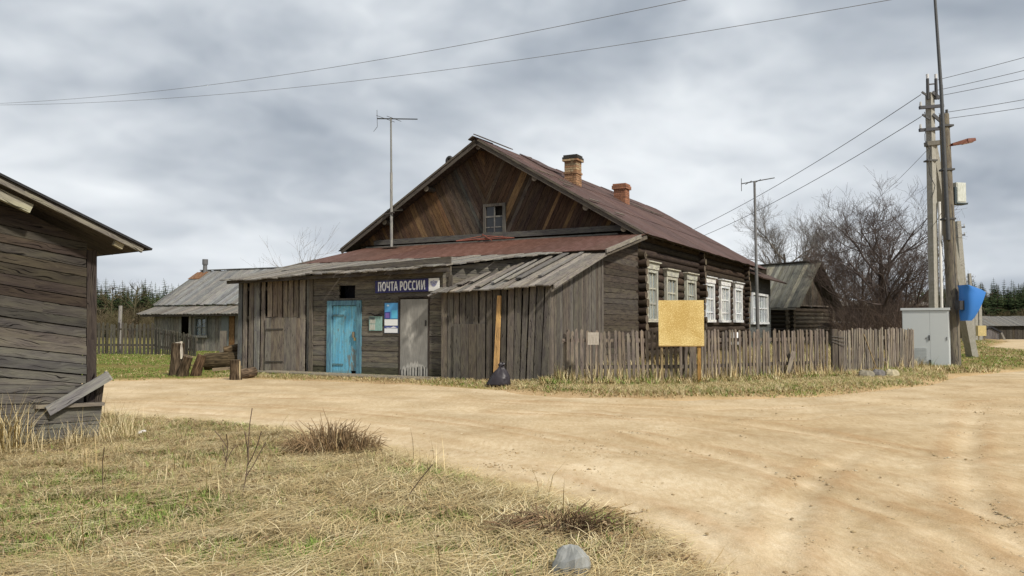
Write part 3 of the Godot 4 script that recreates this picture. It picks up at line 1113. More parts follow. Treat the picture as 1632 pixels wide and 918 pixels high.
# a casement window in the plane of tf: casing, head board, bars, panes, a white curtain and the dark room behind
func window_(h: Node3D, tf: Transform3D, x0: float, y0: float, x1: float, y1: float, cols: int, rows: Array, col: Color, head: float, curtain: float, casing := 0.13) -> void:
	var w := part("window", h)
	var mb := MB.new()
	var top := y1 - head
	var f := casing
	mb.slab(rect(x0, y0 + 0.1, x0 + f, top), tf, -0.02, 0.075, Vector2.DOWN, ruv(), shade(col, 0.06))
	mb.slab(rect(x1 - f, y0 + 0.1, x1, top), tf, -0.02, 0.075, Vector2.DOWN, ruv(), shade(col, 0.06))
	mb.slab(rect(x0 + f + 0.002, top - 0.1, x1 - f - 0.002, top), tf, -0.02, 0.07, Vector2.RIGHT, ruv(), shade(col, 0.06))
	put(mb, "casing", M.wood_paint, w)
	if head > 0.0:
		mb = MB.new()
		mb.slab(quadp(x0 - 0.02, top + 0.002, x1 + 0.02, top + 0.002, x1 + 0.09, y1 - 0.04, x0 - 0.09, y1 - 0.04), tf, -0.02, 0.1, Vector2.RIGHT, ruv(), shade(col, 0.06))
		mb.slab(rect(x0 - 0.12, y1 - 0.038, x1 + 0.12, y1), tf, -0.02, 0.16, Vector2.RIGHT, ruv(), shade(col, 0.1))
		put(mb, "cornice", M.wood_paint, w)
	mb = MB.new()
	mb.slab(rect(x0 - 0.03, y0, x1 + 0.03, y0 + 0.098), tf, -0.02, 0.11, Vector2.RIGHT, ruv(), shade(col, 0.06))
	put(mb, "sill", M.wood_paint, w)
	var ix0 := x0 + f
	var ix1 := x1 - f
	var iy0 := y0 + 0.1
	var iy1 := top - 0.1
	var ys := [iy0]
	for r in rows:
		ys.append(lerpf(iy0, iy1, r))
	ys.append(iy1)
	var wide := (ix1 - ix0) / cols
	for i in range(1, cols):
		mb = MB.new()
		mb.slab(rect(ix0 + wide * i - 0.022, iy0, ix0 + wide * i + 0.022, iy1), tf, -0.03, 0.03, Vector2.DOWN, ruv(), shade(col, 0.06))
		put(mb, "glazing_bar", M.wood_paint, w)
	for i in range(1, ys.size() - 1):
		mb = MB.new()
		mb.slab(rect(ix0, ys[i] - 0.025, ix1, ys[i] + 0.025), tf, -0.027, 0.034, Vector2.RIGHT, ruv(), shade(col, 0.06))
		put(mb, "glazing_bar", M.wood_paint, w)
	for i in cols:
		for k in ys.size() - 1:
			mb = MB.new()
			mb.slab(rect(ix0 + wide * i + 0.022, ys[k] + 0.025 * (1 if k else 0), ix0 + wide * (i + 1) - 0.022, ys[k + 1] - 0.025), tf, -0.012, -0.006, Vector2.RIGHT, ruv(), Color.WHITE)
			put(mb, "pane", M.glass, w)
	if curtain > 0.0:
		mb = MB.new()
		var n := 14
		for i in n:
			var xa := lerpf(ix0, ix1, float(i) / n)
			var xb := lerpf(ix0, ix1, float(i + 1) / n)
			var za := -0.15 + 0.02 * sin(i * 2.3)
			var zb := -0.15 + 0.02 * sin((i + 1) * 2.3)
			var ct := lerpf(iy0, iy1, curtain) + 0.03 * sin(i * 1.1)
			mb.quad([tf * Vector3(xa, iy0 - 0.05, za), tf * Vector3(xb, iy0 - 0.05, zb), tf * Vector3(xb, ct, zb), tf * Vector3(xa, ct, za)], tf.basis.z, [Vector2.ZERO, Vector2.RIGHT, Vector2.ONE, Vector2.DOWN], Color(0.62, 0.62, 0.58))
		put(mb, "curtain", M.cloth, w)

# ------------------------------------------------------------------ the log house with its lean-tos
func build_house() -> void:
	rng.seed = 1000
	var h := thing("log_house", "long dark log house with rusty iron roof, plank lean-tos and white windows", "house", Vector3(0.84, 0, -17.99), YAW)
	var k := (7.2 - 3.93) / 5.5
	var roof_y := func(a: float) -> float: return 7.2 - absf(a + 5.2) * k

	# --- log walls of the long right side, cut round the windows
	var wins := [[6.41, 7.46], [8.33, 9.5], [10.56, 11.75], [12.99, 14.35], [15.3, 16.8], [17.7, 19.1]]
	var log_col := func() -> Color: return shade(Color(0.062, 0.045, 0.033), 0.3)
	var side := part("side_wall", h)
	var y := 0.42
	var course := 0
	while y < 4.05:
		for run in [[6.1, 12.6], [12.6, 20.1]]:
			var cuts := [run[0]]
			for q in wins:
				if q[0] > run[0] and q[1] < run[1] and y > 1.36 and y < 2.96:
					cuts.append(q[0] + 0.06); cuts.append(q[1] - 0.06)
			cuts.append(run[1])
			for i in range(0, cuts.size(), 2):
				log_(side, "log", Vector3(-0.1, y, -cuts[i]), Vector3(-0.1, y, -cuts[i + 1]), 0.128, log_col.call())
		y += 0.232
		course += 1
	# the crossing wall logs show their round ends at three places
	for s in [6.1, 12.6, 20.0]:
		y = 0.54
		while y < (3.5 if s < 7.0 else 3.95):
			log_(side, "log_end", Vector3(-0.35, y, -s - R(-0.02, 0.02)), Vector3(0.22 + R(-0.05, 0.05), y, -s - R(-0.02, 0.02)), 0.115 * R(0.9, 1.08), shade(Color(0.05, 0.036, 0.027), 0.3))
			y += 0.232
	y = 0.42
	while y < 3.75:
		log_(side, "log_end", Vector3(-0.12, y, -6.05), Vector3(-0.12, y, -5.74 + R(-0.04, 0.04)), 0.115 * R(0.9, 1.08), shade(Color(0.055, 0.04, 0.03), 0.3))
		y += 0.232
	# walls that close the house behind what shows
	var mb := MB.new()
	mb.box(Vector3(-10.25, 0, -6.28), Vector3(-0.25, 4.0, -6.12), ruv(), Color(0.07, 0.055, 0.04))
	mb.box(Vector3(-10.3, 0, -25.4), Vector3(-10.14, 4.15, -6.14), ruv(), Color(0.07, 0.055, 0.04))
	mb.box(Vector3(-10.25, 0, -25.42), Vector3(-0.06, 4.1, -25.2), ruv(), Color(0.07, 0.055, 0.04))
	mb.box(Vector3(-10.1, 3.82, -25.1), Vector3(-0.26, 3.9, -6.3), ruv(), Color(0.1, 0.08, 0.06))
	mb.box(Vector3(-10.1, 0.3, -25.1), Vector3(-0.26, 0.38, -6.3), ruv(), Color(0.1, 0.08, 0.06))
	put(mb, "plain_wall", M.wood, h)
	for i in wins.size():
		var q: Array = wins[i]
		var old := i < 3
		window_(h, side_tf(0.03), q[0], 1.38, q[1], 3.08 + (0.12 if i == 0 else 0.0), 3, [0.33, 0.66] if old else [0.22, 0.62], Color(0.46, 0.44, 0.36) if old else Color(0.74, 0.74, 0.72), 0.24, 0.6 if old else 0.85)

	# --- gable of boards laid in a V
	var gable := part("gable", h)
	var gy := 4.06
	var half := (7.09 - gy) / k
	var hole := rect(-5.22, 4.16, -4.42, 5.17)
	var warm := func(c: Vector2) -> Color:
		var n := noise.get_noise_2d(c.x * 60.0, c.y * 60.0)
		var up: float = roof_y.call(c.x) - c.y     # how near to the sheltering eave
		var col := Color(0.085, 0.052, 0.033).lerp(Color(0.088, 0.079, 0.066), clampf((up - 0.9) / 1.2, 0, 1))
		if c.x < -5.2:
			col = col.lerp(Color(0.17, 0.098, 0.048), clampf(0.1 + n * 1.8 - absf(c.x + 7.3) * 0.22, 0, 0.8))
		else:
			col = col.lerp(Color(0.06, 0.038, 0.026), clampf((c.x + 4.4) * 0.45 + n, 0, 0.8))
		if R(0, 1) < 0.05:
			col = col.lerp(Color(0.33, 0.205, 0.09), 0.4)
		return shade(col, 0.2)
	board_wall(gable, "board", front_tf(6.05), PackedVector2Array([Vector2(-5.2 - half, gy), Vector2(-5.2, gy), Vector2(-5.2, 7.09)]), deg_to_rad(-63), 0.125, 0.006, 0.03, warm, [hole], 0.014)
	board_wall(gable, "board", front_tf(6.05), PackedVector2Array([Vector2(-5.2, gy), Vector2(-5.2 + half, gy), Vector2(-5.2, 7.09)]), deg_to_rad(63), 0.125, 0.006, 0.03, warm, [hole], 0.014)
	mb = MB.new()
	mb.slab(PackedVector2Array([Vector2(-5.2 - half, 3.95), Vector2(-5.2 + half, 3.95), Vector2(-5.2, 7.04)]), front_tf(6.14), -0.05, 0.0, Vector2.RIGHT, ruv(), Color(0.03, 0.025, 0.02))
	# attic window opening is left in this backing by building it behind
	put(mb, "backing", M.wood, gable)
	var g1 := Color(0.135, 0.125, 0.11)
	for q in [[-9.6, -0.35, 4.13, 0.17, 5.96], [-9.9, -0.6, 3.93, 0.12, 5.9]]:
		bar(gable, "tie_board", Vector3(q[0], q[2], -q[4]), Vector3(q[1], q[2] + R(-0.02, 0.02), -q[4]), Vector3.UP, q[3], 0.035, shade(g1, 0.15))
	# attic window
	var aw := part("attic_window", h)
	var atf := front_tf(5.99)
	for q in [[-5.22, 4.16, -5.13, 5.17], [-4.51, 4.16, -4.42, 5.17], [-5.128, 5.08, -4.512, 5.17], [-5.128, 4.16, -4.512, 4.25]]:
		mb = MB.new()
		mb.slab(rect(q[0], q[1], q[2], q[3]), atf, -0.05, 0.03, Vector2.DOWN, ruv(), shade(Color(0.12, 0.11, 0.095), 0.1))
		put(mb, "casing", M.wood, aw)
	for q in [[-5.13, 4.73, -4.51, 4.78], [-5.13, 4.4, -4.51, 4.43], [-4.835, 4.25, -4.8, 5.08]]:
		mb = MB.new()
		mb.slab(rect(q[0], q[1], q[2], q[3]), atf, -0.032 if q[2] > -4.6 else -0.036, 0.0 if q[2] > -4.6 else 0.004, Vector2.DOWN, ruv(), Color(0.19, 0.18, 0.16))
		put(mb, "glazing_bar", M.wood, aw)
	for q in [[-5.13, 4.78, -4.835, 5.08], [-5.13, 4.43, -4.835, 4.73], [-4.8, 4.43, -4.51, 4.73], [-5.13, 4.25, -4.835, 4.4], [-4.8, 4.25, -4.51, 4.4]]:
		mb = MB.new()
		mb.slab(rect(q[0], q[1], q[2], q[3]), atf, -0.022, -0.018, Vector2.DOWN, ruv(), Color.WHITE)
		put(mb, "pane", M.old_glass, aw)

	# --- the big roof: deck of boards, sheets of rusty iron on it
	var ct := 5.2 + 0.3
	var sl := Vector2(ct, 7.2 - 3.93).length()
	var cs := ct / sl
	var sn := (7.2 - 3.93) / sl
	var roof := part("iron_roof", h)
	var rtf := Transform3D(Basis(Vector3(0, 0, -1), Vector3(-cs, sn, 0), Vector3(sn, cs, 0)), Vector3(0.3, 3.93, -5.55))
	var ltf := Transform3D(Basis(Vector3(0, 0, 1), Vector3(cs, sn, 0), Vector3(-sn, cs, 0)), Vector3(-10.7, 3.93, -23.7))
	mb = MB.new()
	mb.slab(rect(0.02, 0.02, 18.12, sl - 0.02), rtf, -0.075, -0.012, Vector2.RIGHT, ruv(), Color(0.085, 0.07, 0.055))
	mb.slab(rect(0.02, 0.02, 18.12, sl - 0.02), ltf, -0.075, -0.012, Vector2.RIGHT, ruv(), Color(0.085, 0.07, 0.055))
	put(mb, "roof_deck", M.wood, roof)
	var rust := Color(0.125, 0.083, 0.07)
	var rows := [[-0.09, 2.15], [2.1, 4.3], [4.25, sl + 0.03]]
	for rr in 3:
		var x := 0.0
		while x < 18.1:
			var w := minf(R(0.85, 1.15), 18.16 - x)
			mb = MB.new()
			var lo: float = rows[rr][0] + (R(-0.09, 0.06) if rr == 0 else R(-0.03, 0.03))
			mb.slab(quadp(x, lo, x + w - 0.006, lo + R(-0.03, 0.03), x + w - 0.006, rows[rr][1], x, rows[rr][1]), rtf, 0.012 * rr + R(0.0, 0.006), 0.012 * rr + 0.008 + R(0.0, 0.005), Vector2.DOWN, ruv(), shade(rust, 0.16))
			put(mb, "sheet", M.rust, roof)
			x += w
	for i in 9:
		mb = MB.new()
		mb.slab(rect(i * 2.02, -0.1 + R(-0.05, 0.05), i * 2.02 + 2.01, sl + 0.03), ltf, R(0, 0.006), 0.012 + R(0, 0.006), Vector2.DOWN, ruv(), shade(rust, 0.16))
		put(mb, "sheet", M.rust, roof)
	# the doubled strip under the ridge, lifted and wavy at its lower edge
	for i in 12:
		var x := -0.06 + i * 1.515
		if i == 9:
			continue
		mb = MB.new()
		mb.slab(quadp(x, sl - 1.05 + R(-0.07, 0.07), x + 1.5, sl - 1.05 + R(-0.07, 0.07), x + 1.5, sl + 0.06, x, sl + 0.06), Transform3D(rtf.basis.rotated(rtf.basis.x, R(-0.012, 0.0)), rtf.origin + Vector3(0, 0.035, 0)), 0.008, 0.03 + R(0, 0.02), Vector2.RIGHT, ruv(), shade(Color(0.115, 0.08, 0.069), 0.15))
		put(mb, "ridge_sheet", M.rust, roof)
	for q in [[0.1, 2.0, 0.9, 2.05], [0.3, 3.1, 1.15, 3.2], [0.25, 4.05, 1.1, 3.95], [0.4, 1.2, 1.2, 1.25], [1.1, 3.7, 1.9, 3.62], [9.5, 4.5, 12.2, 4.42], [11.7, 4.3, 13.6, 4.38], [3.3, 6.32, 3.8, 6.45]]:
		bar(roof, "batten", rtf * Vector3(q[0], q[1], 0.075), rtf * Vector3(q[2], q[3], 0.085), rtf.basis.y, 0.07, 0.03, shade(Color(0.17, 0.145, 0.12), 0.2))
	# verge boards on both rakes
	for sgn in [1, -1]:
		var tfm: Transform3D = rtf if sgn == 1 else ltf
		var xx: float = -0.02 if sgn == 1 else 18.17
		bar(roof, "verge_board", tfm * Vector3(xx, -0.05, -0.09), tfm * Vector3(xx, sl, -0.09), tfm.basis.z, 0.15, 0.03, Color(0.105, 0.09, 0.072))
		bar(roof, "verge_board", tfm * Vector3(xx - 0.03 * sgn, 0.0, -0.01), tfm * Vector3(xx - 0.03 * sgn, sl - 0.06, -0.005), tfm.basis.z, 0.06, 0.03, Color(0.13, 0.11, 0.09))
	bar(roof, "ridge_board", Vector3(-5.15, 7.3, -5.38), Vector3(-5.1, 7.28, -7.6), Vector3(1, -0.4, 0), 0.2, 0.03, Color(0.14, 0.12, 0.1))
	bar(roof, "ridge_board", Vector3(-5.34, 7.22, -5.36), Vector3(-5.3, 7.22, -6.6), Vector3(1, 0.6, 0), 0.2, 0.03, Color(0.13, 0.11, 0.09))
	for a in [-5.2, -7.2, -8.9, -3.2, -1.5, -0.32]:
		log_(roof, "purlin", Vector3(a, roof_y.call(a) - 0.22, -5.62), Vector3(a, roof_y.call(a) - 0.22, -6.3), 0.1, Color(0.09, 0.075, 0.06), Color(0.2, 0.17, 0.13))
	var s2 := 5.7
	while s2 < 23.6:
		bar(roof, "rafter_end", Vector3(-0.5, 4.34 - 0.02, -s2), Vector3(0.24, 3.87, -s2), Vector3(0, 0, 1), 0.07, 0.1, Color(0.07, 0.058, 0.046))
		s2 += R(0.9, 1.1)

	# --- chimneys
	chimney(h, Vector3(-3.54, 6.0, -9.3), 0.46, 1.22, Color(0.36, 0.21, 0.125), true)
	chimney(h, Vector3(-3.58, 6.05, -14.2), 0.5, 0.95, Color(0.35, 0.17, 0.11), false)
	var vent := part("vent_pipe", h)
	pipe(vent, "pipe", Vector3(-6.95, 6.1, -6.5), Vector3(-6.95, 6.82, -6.5), 0.06, 0.06, Color(0.035, 0.035, 0.035), M.metal)
	mb = MB.new()
	var ep := PackedVector3Array()
	var er := PackedFloat32Array()
	for i in 7:
		var t := PI * 0.85 * i / 6.0
		ep.append(Vector3(-6.95 + 0.1 - 0.1 * cos(t), 6.82 + 0.13 * sin(t), -6.5))
		er.append(0.065)
	mb.tube(ep, er, 10, Color(0.03, 0.03, 0.03), true)
	put(mb, "elbow", M.metal, vent)
	pipe(vent, "cowl", ep[6], ep[6] + Vector3(0.03, -0.1, 0), 0.07, 0.085, Color(0.5, 0.5, 0.48), M.metal)

	# --- the far porch with its wide window
	var porch := part("porch", h)
	var pgrey := func(c: Vector2) -> Color: return shade(Color(0.125, 0.13, 0.12), 0.12)
	board_wall(porch, "board", side_tf(0.1), quadp(20.15, 0.2, 25.45, 0.2, 25.45, 3.6, 20.15, 3.75), 0.0, 0.2, 0.004, 0.12, pgrey, [rect(20.8, 1.36, 24.3, 2.7)], 0.006)
	window_(porch, side_tf(0.12), 20.72, 1.3, 24.4, 2.74, 6, [0.52], Color(0.72, 0.72, 0.7), 0.0, 0.0, 0.16)
	mb = MB.new()
	mb.slab(rect(20.3, 0, 26.4, 4.0), Transform3D(Basis(Vector3(0, 0, -1), Vector3(-0.9, 0.44, 0).normalized(), Vector3(0.44, 0.9, 0).normalized()), Vector3(0.75, 3.38, 0)), -0.06, 0.0, Vector2.DOWN, ruv(), Color(0.11, 0.085, 0.07))
	put(mb, "porch_roof", M.rust, porch)

	# --- front lean-to: the boarded wall with the two doors
	var ann := part("front_wall", h)
	var wcol := func(c: Vector2) -> Color: return shade(Color(0.15, 0.133, 0.107).lerp(Color(0.10, 0.10, 0.062), smooth(0.45, 0.05, c.y)), 0.27)
	var blue_hole := rect(-6.42, -0.3, -5.3, 1.93)
	var zinc_hole := rect(-4.12, -0.3, -3.22, 1.97)
	var dark_hole := rect(-6.05, 1.99, -5.52, 2.32)
	board_wall(ann, "board", front_tf(0.0), quadp(-6.97, -0.06, -2.62, -0.02, -2.62, 2.95, -6.97, 2.75), 0.0, 0.135, 0.006, 0.03, wcol, [blue_hole, zinc_hole, dark_hole], 0.016, 0.006)
	bar(ann, "corner_board", Vector3(-6.98, -0.05, 0.03), Vector3(-6.98, 2.6, 0.03), Vector3.RIGHT, 0.12, 0.03, Color(0.15, 0.13, 0.105))
	bar(ann, "corner_board", Vector3(-2.62, -0.05, 0.03), Vector3(-2.6, 2.5, 0.03), Vector3.RIGHT, 0.11, 0.03, Color(0.11, 0.097, 0.08))
	mb = MB.new()
	mb.box(Vector3(-6.1, 1.95, -0.3), Vector3(-5.46, 2.4, -0.28), ruv(), Color(0.012, 0.013, 0.018))
	put(mb, "vent_opening", M.wood, ann)
	# the wall backs onto a dark passage
	mb = MB.new()
	mb.box(Vector3(-9.7, 0, -3.2), Vector3(-0.16, 2.6, -3.1), ruv(), Color(0.05, 0.04, 0.03))
	mb.slab(PackedVector2Array([Vector2(0.05, 0), Vector2(6.1, 0), Vector2(6.1, 3.75), Vector2(2.7, 3.08), Vector2(0.05, 2.5)]), side_tf(-9.7), -0.04, 0.0, Vector2.DOWN, ruv(), Color(0.1, 0.085, 0.07))
	put(mb, "inner_wall", M.wood, h)
	# the gusset of boards between the two roofs
	var gd := Vector3(1.57, 0, -2.57).normalized()
	board_wall(ann, "board", Transform3D(Basis(gd, Vector3.UP, gd.cross(Vector3.UP)), Vector3(-2.72, 0, -0.05)), PackedVector2Array([Vector2(-0.15, 2.0), Vector2(1.2, 2.3), Vector2(3.0, 3.0), Vector2(3.0, 3.14), Vector2(-0.15, 2.68)]), 0.0, 0.14, 0.005, 0.03, wcol, [], 0.014)
	# blue door
	var bd := part("blue_door", h)
	bd.set_meta("label", "peeling pale blue plank door in a blue frame")
	for q in [[-6.42, -0.03, -6.27, 1.93], [-5.44, -0.03, -5.3, 1.93], [-6.268, 1.81, -5.442, 1.93]]:
		mb = MB.new()
		mb.slab(rect(q[0], q[1], q[2], q[3]), front_tf(0.0), -0.08, 0.05, Vector2.DOWN, ruv(), shade(Color(0.125, 0.26, 0.33), 0.1))
		put(mb, "frame", M.wood_paint, bd)
	for i in 4:
		var x0 := -6.26 + i * 0.2025
		uv_panel(bd, "plank", front_tf(0.0), x0, 0.05 if i < 3 else 0.13, x0 + 0.198, 1.8, -0.04, -0.006 + R(-0.004, 0.004), Rect2(i * 0.25, 0, 0.25, 1), M.blue_door)
	for yy in [1.55, 0.28]:
		bar(bd, "hinge", Vector3(-6.25, yy, 0.004), Vector3(-5.9, yy, 0.004), Vector3.UP, 0.05, 0.012, Color(0.12, 0.24, 0.29), M.metal)
	bar(bd, "handle", Vector3(-5.56, 0.98, 0.02), Vector3(-5.56, 1.13, 0.02), Vector3.RIGHT, 0.05, 0.05, Color(0.25, 0.2, 0.14), M.metal)
	bar(bd, "padlock", Vector3(-5.5, 0.9, 0.03), Vector3(-5.5, 0.98, 0.03), Vector3.RIGHT, 0.06, 0.03, Color(0.3, 0.24, 0.12), M.metal)
	# zinc door
	var zd := part("zinc_door", h)
	zd.set_meta("label", "dull sheet-metal door scraped pale near its foot")
	uv_panel(zd, "leaf", front_tf(0.0), -4.09, 0.02, -3.27, 1.94, -0.05, 0.012, Rect2(0, 0, 1, 1), M.zinc_door)
	bar(zd, "jamb", Vector3(-4.115, -0.02, -0.02), Vector3(-4.115, 1.97, -0.02), Vector3.RIGHT, 0.04, 0.08, Color(0.06, 0.05, 0.04))
	bar(zd, "jamb", Vector3(-3.245, -0.02, -0.02), Vector3(-3.245, 1.97, -0.02), Vector3.RIGHT, 0.04, 0.08, Color(0.06, 0.05, 0.04))
	bar(zd, "lintel", Vector3(-4.14, 1.985, 0.0), Vector3(-3.2, 1.985, 0.0), Vector3.UP, 0.04, 0.08, Color(0.06, 0.05, 0.04))
	bar(zd, "handle", Vector3(-3.33, 1.28, 0.02), Vector3(-3.33, 1.42, 0.02), Vector3.RIGHT, 0.03, 0.03, Color(0.05, 0.045, 0.04), M.metal)

	# --- open-slatted store at the left end of the lean-to
	var st := part("slatted_store", h)
	var x := -9.7
	var n := 0
	while x < -7.05:
		var w := R(0.13, 0.18)
		var over_door := x + w * 0.5 > -8.55 and x + w * 0.5 < -7.45
		mb = MB.new()
		var lo := 1.52 + R(-0.02, 0.02) if over_door else R(-0.08, 0.0)
		var col := Color(0.22, 0.19, 0.155) if n % 3 else Color(0.18, 0.175, 0.16)
		if over_door:
			col = Color(0.23, 0.185, 0.14)
		mb.slab(quadp(x, lo, x + w, lo + R(-0.02, 0.02), x + w + R(-0.02, 0.02), 2.62, x + R(-0.02, 0.02), 2.62), front_tf(0.0), -0.03, R(-0.004, 0.012), Vector2.DOWN, ruv(), shade(col, 0.2))
		put(mb, "plank", M.wood, st)
		x += w + (R(0.03, 0.06) if over_door else R(0.045, 0.1))
		n += 1
	for yy in [0.35, 1.5, 2.3]:
		bar(st, "rail", Vector3(-9.7, yy, -0.075), Vector3(-6.95, yy, -0.075), Vector3.UP, 0.1, 0.06, Color(0.1, 0.085, 0.07))
	var sdoor := part("low_door", st)
	var dx := -8.62
	while dx < -7.43:
		var w := minf(R(0.17, 0.25), -7.38 - dx)
		mb = MB.new()
		mb.slab(rect(dx, 0.02 + R(-0.02, 0.02), dx + w - 0.006, 1.5 + R(-0.01, 0.01)), front_tf(0.0), 0.0135, 0.034 + R(0, 0.006), Vector2.DOWN, ruv(), shade(Color(0.21, 0.18, 0.145), 0.2))
		put(mb, "plank", M.wood, sdoor)
		dx += w
	for yy in [1.18, 0.3]:
		bar(sdoor, "hinge", Vector3(-8.58, yy, 0.048), Vector3(-7.95, yy + 0.01, 0.048), Vector3.UP, 0.035, 0.012, Color(0.07, 0.055, 0.045), M.metal)

	# --- grey board roof over the doors
	var lr := part("board_roof", h)
	var greyc := func() -> Color: return shade(Color(0.225, 0.205, 0.175), 0.28)
	x = -9.9
	while x < -0.9:
		var w := R(0.15, 0.21)
		var cut := clampf((x + 2.8) / 1.9, 0.0, 1.0)
		var fy := lerpf(2.52, 2.68, (x + 9.9) / 7.2)
		var p1 := Vector3(x, 3.2 + R(-0.01, 0.02), -2.72)
		var p0 := Vector3(x + R(-0.03, 0.03), fy + 0.02 * sin(x * 1.7) + R(-0.015, 0.02), 0.42 + R(-0.06, 0.1))
		if cut > 0.0:
			p0 = p0.lerp(p1, cut * 0.9)
		bar(lr, "board", p0, p1, Vector3.RIGHT, w * 1.06, 0.026, greyc.call())
		x += w
	for q in [0.3, -1.1, -2.4]:
		bar(lr, "purlin", Vector3(-9.8, lerpf(2.5, 3.12, (0.4 - q) / 3.1) - 0.035, q), Vector3(-2.5, lerpf(2.63, 3.14, (0.4 - q) / 3.1) - 0.035, q), Vector3.UP, 0.09, 0.07, Color(0.08, 0.068, 0.055))
	bar(lr, "loose_board", Vector3(-9.0, 2.95, -1.0), Vector3(-8.3, 3.2, -1.6), Vector3(1, 0, 1), 0.12, 0.03, Color(0.2, 0.18, 0.15))

	# --- the rusty iron roof of the lean-to
	var rr2 := part("lean_to_roof", h)
	var dtf := Transform3D(Basis(Vector3(1, 0, 0), Vector3(0, 0.222, -0.975), Vector3(0, 0.975, 0.222)), Vector3(-9.95, 3.2, -2.65))
	mb = MB.new()
	mb.slab(rect(0.03, 0.03, 10.24, 3.42), dtf, -0.07, -0.012, Vector2.DOWN, ruv(), Color(0.08, 0.065, 0.05))
	put(mb, "roof_deck", M.wood, rr2)
	x = 0.0
	while x < 10.25:
		var w := minf(R(0.8, 1.1), 10.3 - x)
		mb = MB.new()
		mb.slab(quadp(x, -0.07 + R(-0.06, 0.05), x + w - 0.004, -0.07 + R(-0.06, 0.05), x + w - 0.004, 3.45, x, 3.45), dtf, R(0, 0.008), 0.012 + R(0, 0.008), Vector2.DOWN, ruv(), shade(Color(0.15, 0.083, 0.06), 0.16))
		put(mb, "sheet", M.rust, rr2)
		x += w
	bar(rr2, "verge_board", dtf * Vector3(10.3, -0.1, -0.02), dtf * Vector3(10.3, 2.6, 0.0), dtf.basis.z, 0.1, 0.04, Color(0.27, 0.24, 0.2))
	bar(rr2, "verge_board", dtf * Vector3(10.26, 0.0, -0.1), dtf * Vector3(10.26, 3.2, -0.1), dtf.basis.z, 0.1, 0.04, Color(0.13, 0.11, 0.09))
	for s in [3.0, 3.7, 4.4, 5.1]:
		bar(rr2, "rafter_end", Vector3(-0.3, 3.12 + (s - 2.7) * 0.226, -s), Vector3(0.2, 3.1 + (s - 2.7) * 0.226, -s), Vector3.UP, 0.11, 0.09, shade(Color(0.14, 0.12, 0.1), 0.2))

	# --- crooked plank shed on the right of the doors
	var sh := part("plank_shed", h)
	x = -2.78
	n = 0
	while x < -0.02:
		var w := minf(R(0.155, 0.21), 0.04 - x)
		var tilt := smooth(-1.6, -0.3, x) * 0.11 + R(-0.015, 0.015)
		var gap := R(0.008, 0.03) + (0.025 if n % 3 == 0 and x > -1.8 else 0.0)
		var b := -0.03 + R(-0.05, 0.04) + 0.1 * smooth(-2.0, 0.0, x)
		var topy := 2.14 + 0.06 * (x + 2.7) / 2.7
		mb = MB.new()
		mb.slab(quadp(x, b, x + w - gap, b + R(-0.02, 0.02), x + w - gap + tilt, topy, x + tilt, topy), front_tf(-0.15), -0.028, R(-0.008, 0.014), Vector2.DOWN, ruv(), shade(Color(0.145, 0.126, 0.103), 0.25))
		put(mb, "plank", M.wood, sh)
		x += w
		n += 1
	mb = MB.new()
	mb.slab(quadp(-1.33, 0.12, -1.2, 0.12, -1.13, 1.98, -1.22, 1.98), front_tf(-0.22), -0.045, 0.0, Vector2.DOWN, ruv(), Color(0.62, 0.38, 0.16))
	var pole := put(mb, "peeled_plank", M.wood, sh)
	pole.set_meta("label", "fresh yellow plank among the grey ones")
	x = -2.42
	while x < -1.75:
		mb = MB.new()
		mb.slab(rect(x, -0.08 + R(-0.02, 0.02), x + 0.2, 1.33 + R(-0.01, 0.01)), front_tf(-0.19), -0.025, R(0, 0.008), Vector2.DOWN, ruv(), shade(Color(0.135, 0.118, 0.096), 0.18))
		put(mb, "plank", M.wood, sh)
		x += 0.212
	for yy in [0.45, 1.45, 2.0]:
		bar(sh, "rail", Vector3(-2.7, yy, 0.08), Vector3(-0.02, yy + 0.04, 0.08), Vector3.UP, 0.09, 0.05, Color(0.08, 0.07, 0.055))
	for i in 3:
		log_(sh, "stored_log", Vector3(-1.0 + i * 0.22, 0.55 + 0.3 * (i % 2), -0.5), Vector3(-0.9 + i * 0.22, 0.58 + 0.3 * (i % 2), -2.2), 0.11, Color(0.2, 0.15, 0.09), Color(0.45, 0.33, 0.15))
	# its board roof
	x = -2.75
	while x < 0.3:
		var w := R(0.14, 0.2)
		var fy := lerpf(2.05, 2.18, (x + 2.7) / 2.95)
		bar(sh, "roof_board", Vector3(x - 0.06, fy + R(-0.01, 0.025), 0.42 + R(-0.1, 0.1)), Vector3(x + 0.02, 3.13 + R(-0.01, 0.02), -2.75 + R(-0.1, 0.1)), Vector3.RIGHT, w * 1.08, 0.026, shade(Color(0.235, 0.21, 0.178), 0.3))
		x += w
	x = -2.6
	while x < 0.2:
		if R(0, 1) < 0.75:
			var w := R(0.1, 0.17)
			var s0 := R(-0.35, 0.4)
			var fy := lerpf(2.07, 2.2, (x + 2.7) / 2.95)
			var f := (s0 + 0.42) / 3.17
			bar(sh, "roof_board", Vector3(x - 0.05, lerpf(fy, 3.13, f) + 0.05, -s0), Vector3(x + R(-0.03, 0.08), 3.18, -2.7), Vector3.RIGHT, w, 0.026, shade(Color(0.22, 0.2, 0.172), 0.32))
		x += R(0.17, 0.3)
	bar(sh, "verge_board", Vector3(0.3, 2.15, 0.4), Vector3(0.3, 3.1, -2.7), Vector3.UP, 0.09, 0.03, Color(0.26, 0.235, 0.2))
	bar(sh, "roof_board", Vector3(-3.02, 1.99, 0.38), Vector3(-2.35, 2.38, -0.3), Vector3(1, 0, 0.3), 0.12, 0.024, Color(0.3, 0.275, 0.24))
	# its side of upright boards, then the level boards of the passage
	var sidec := func(c: Vector2) -> Color: return shade(Color(0.135, 0.118, 0.098), 0.24)
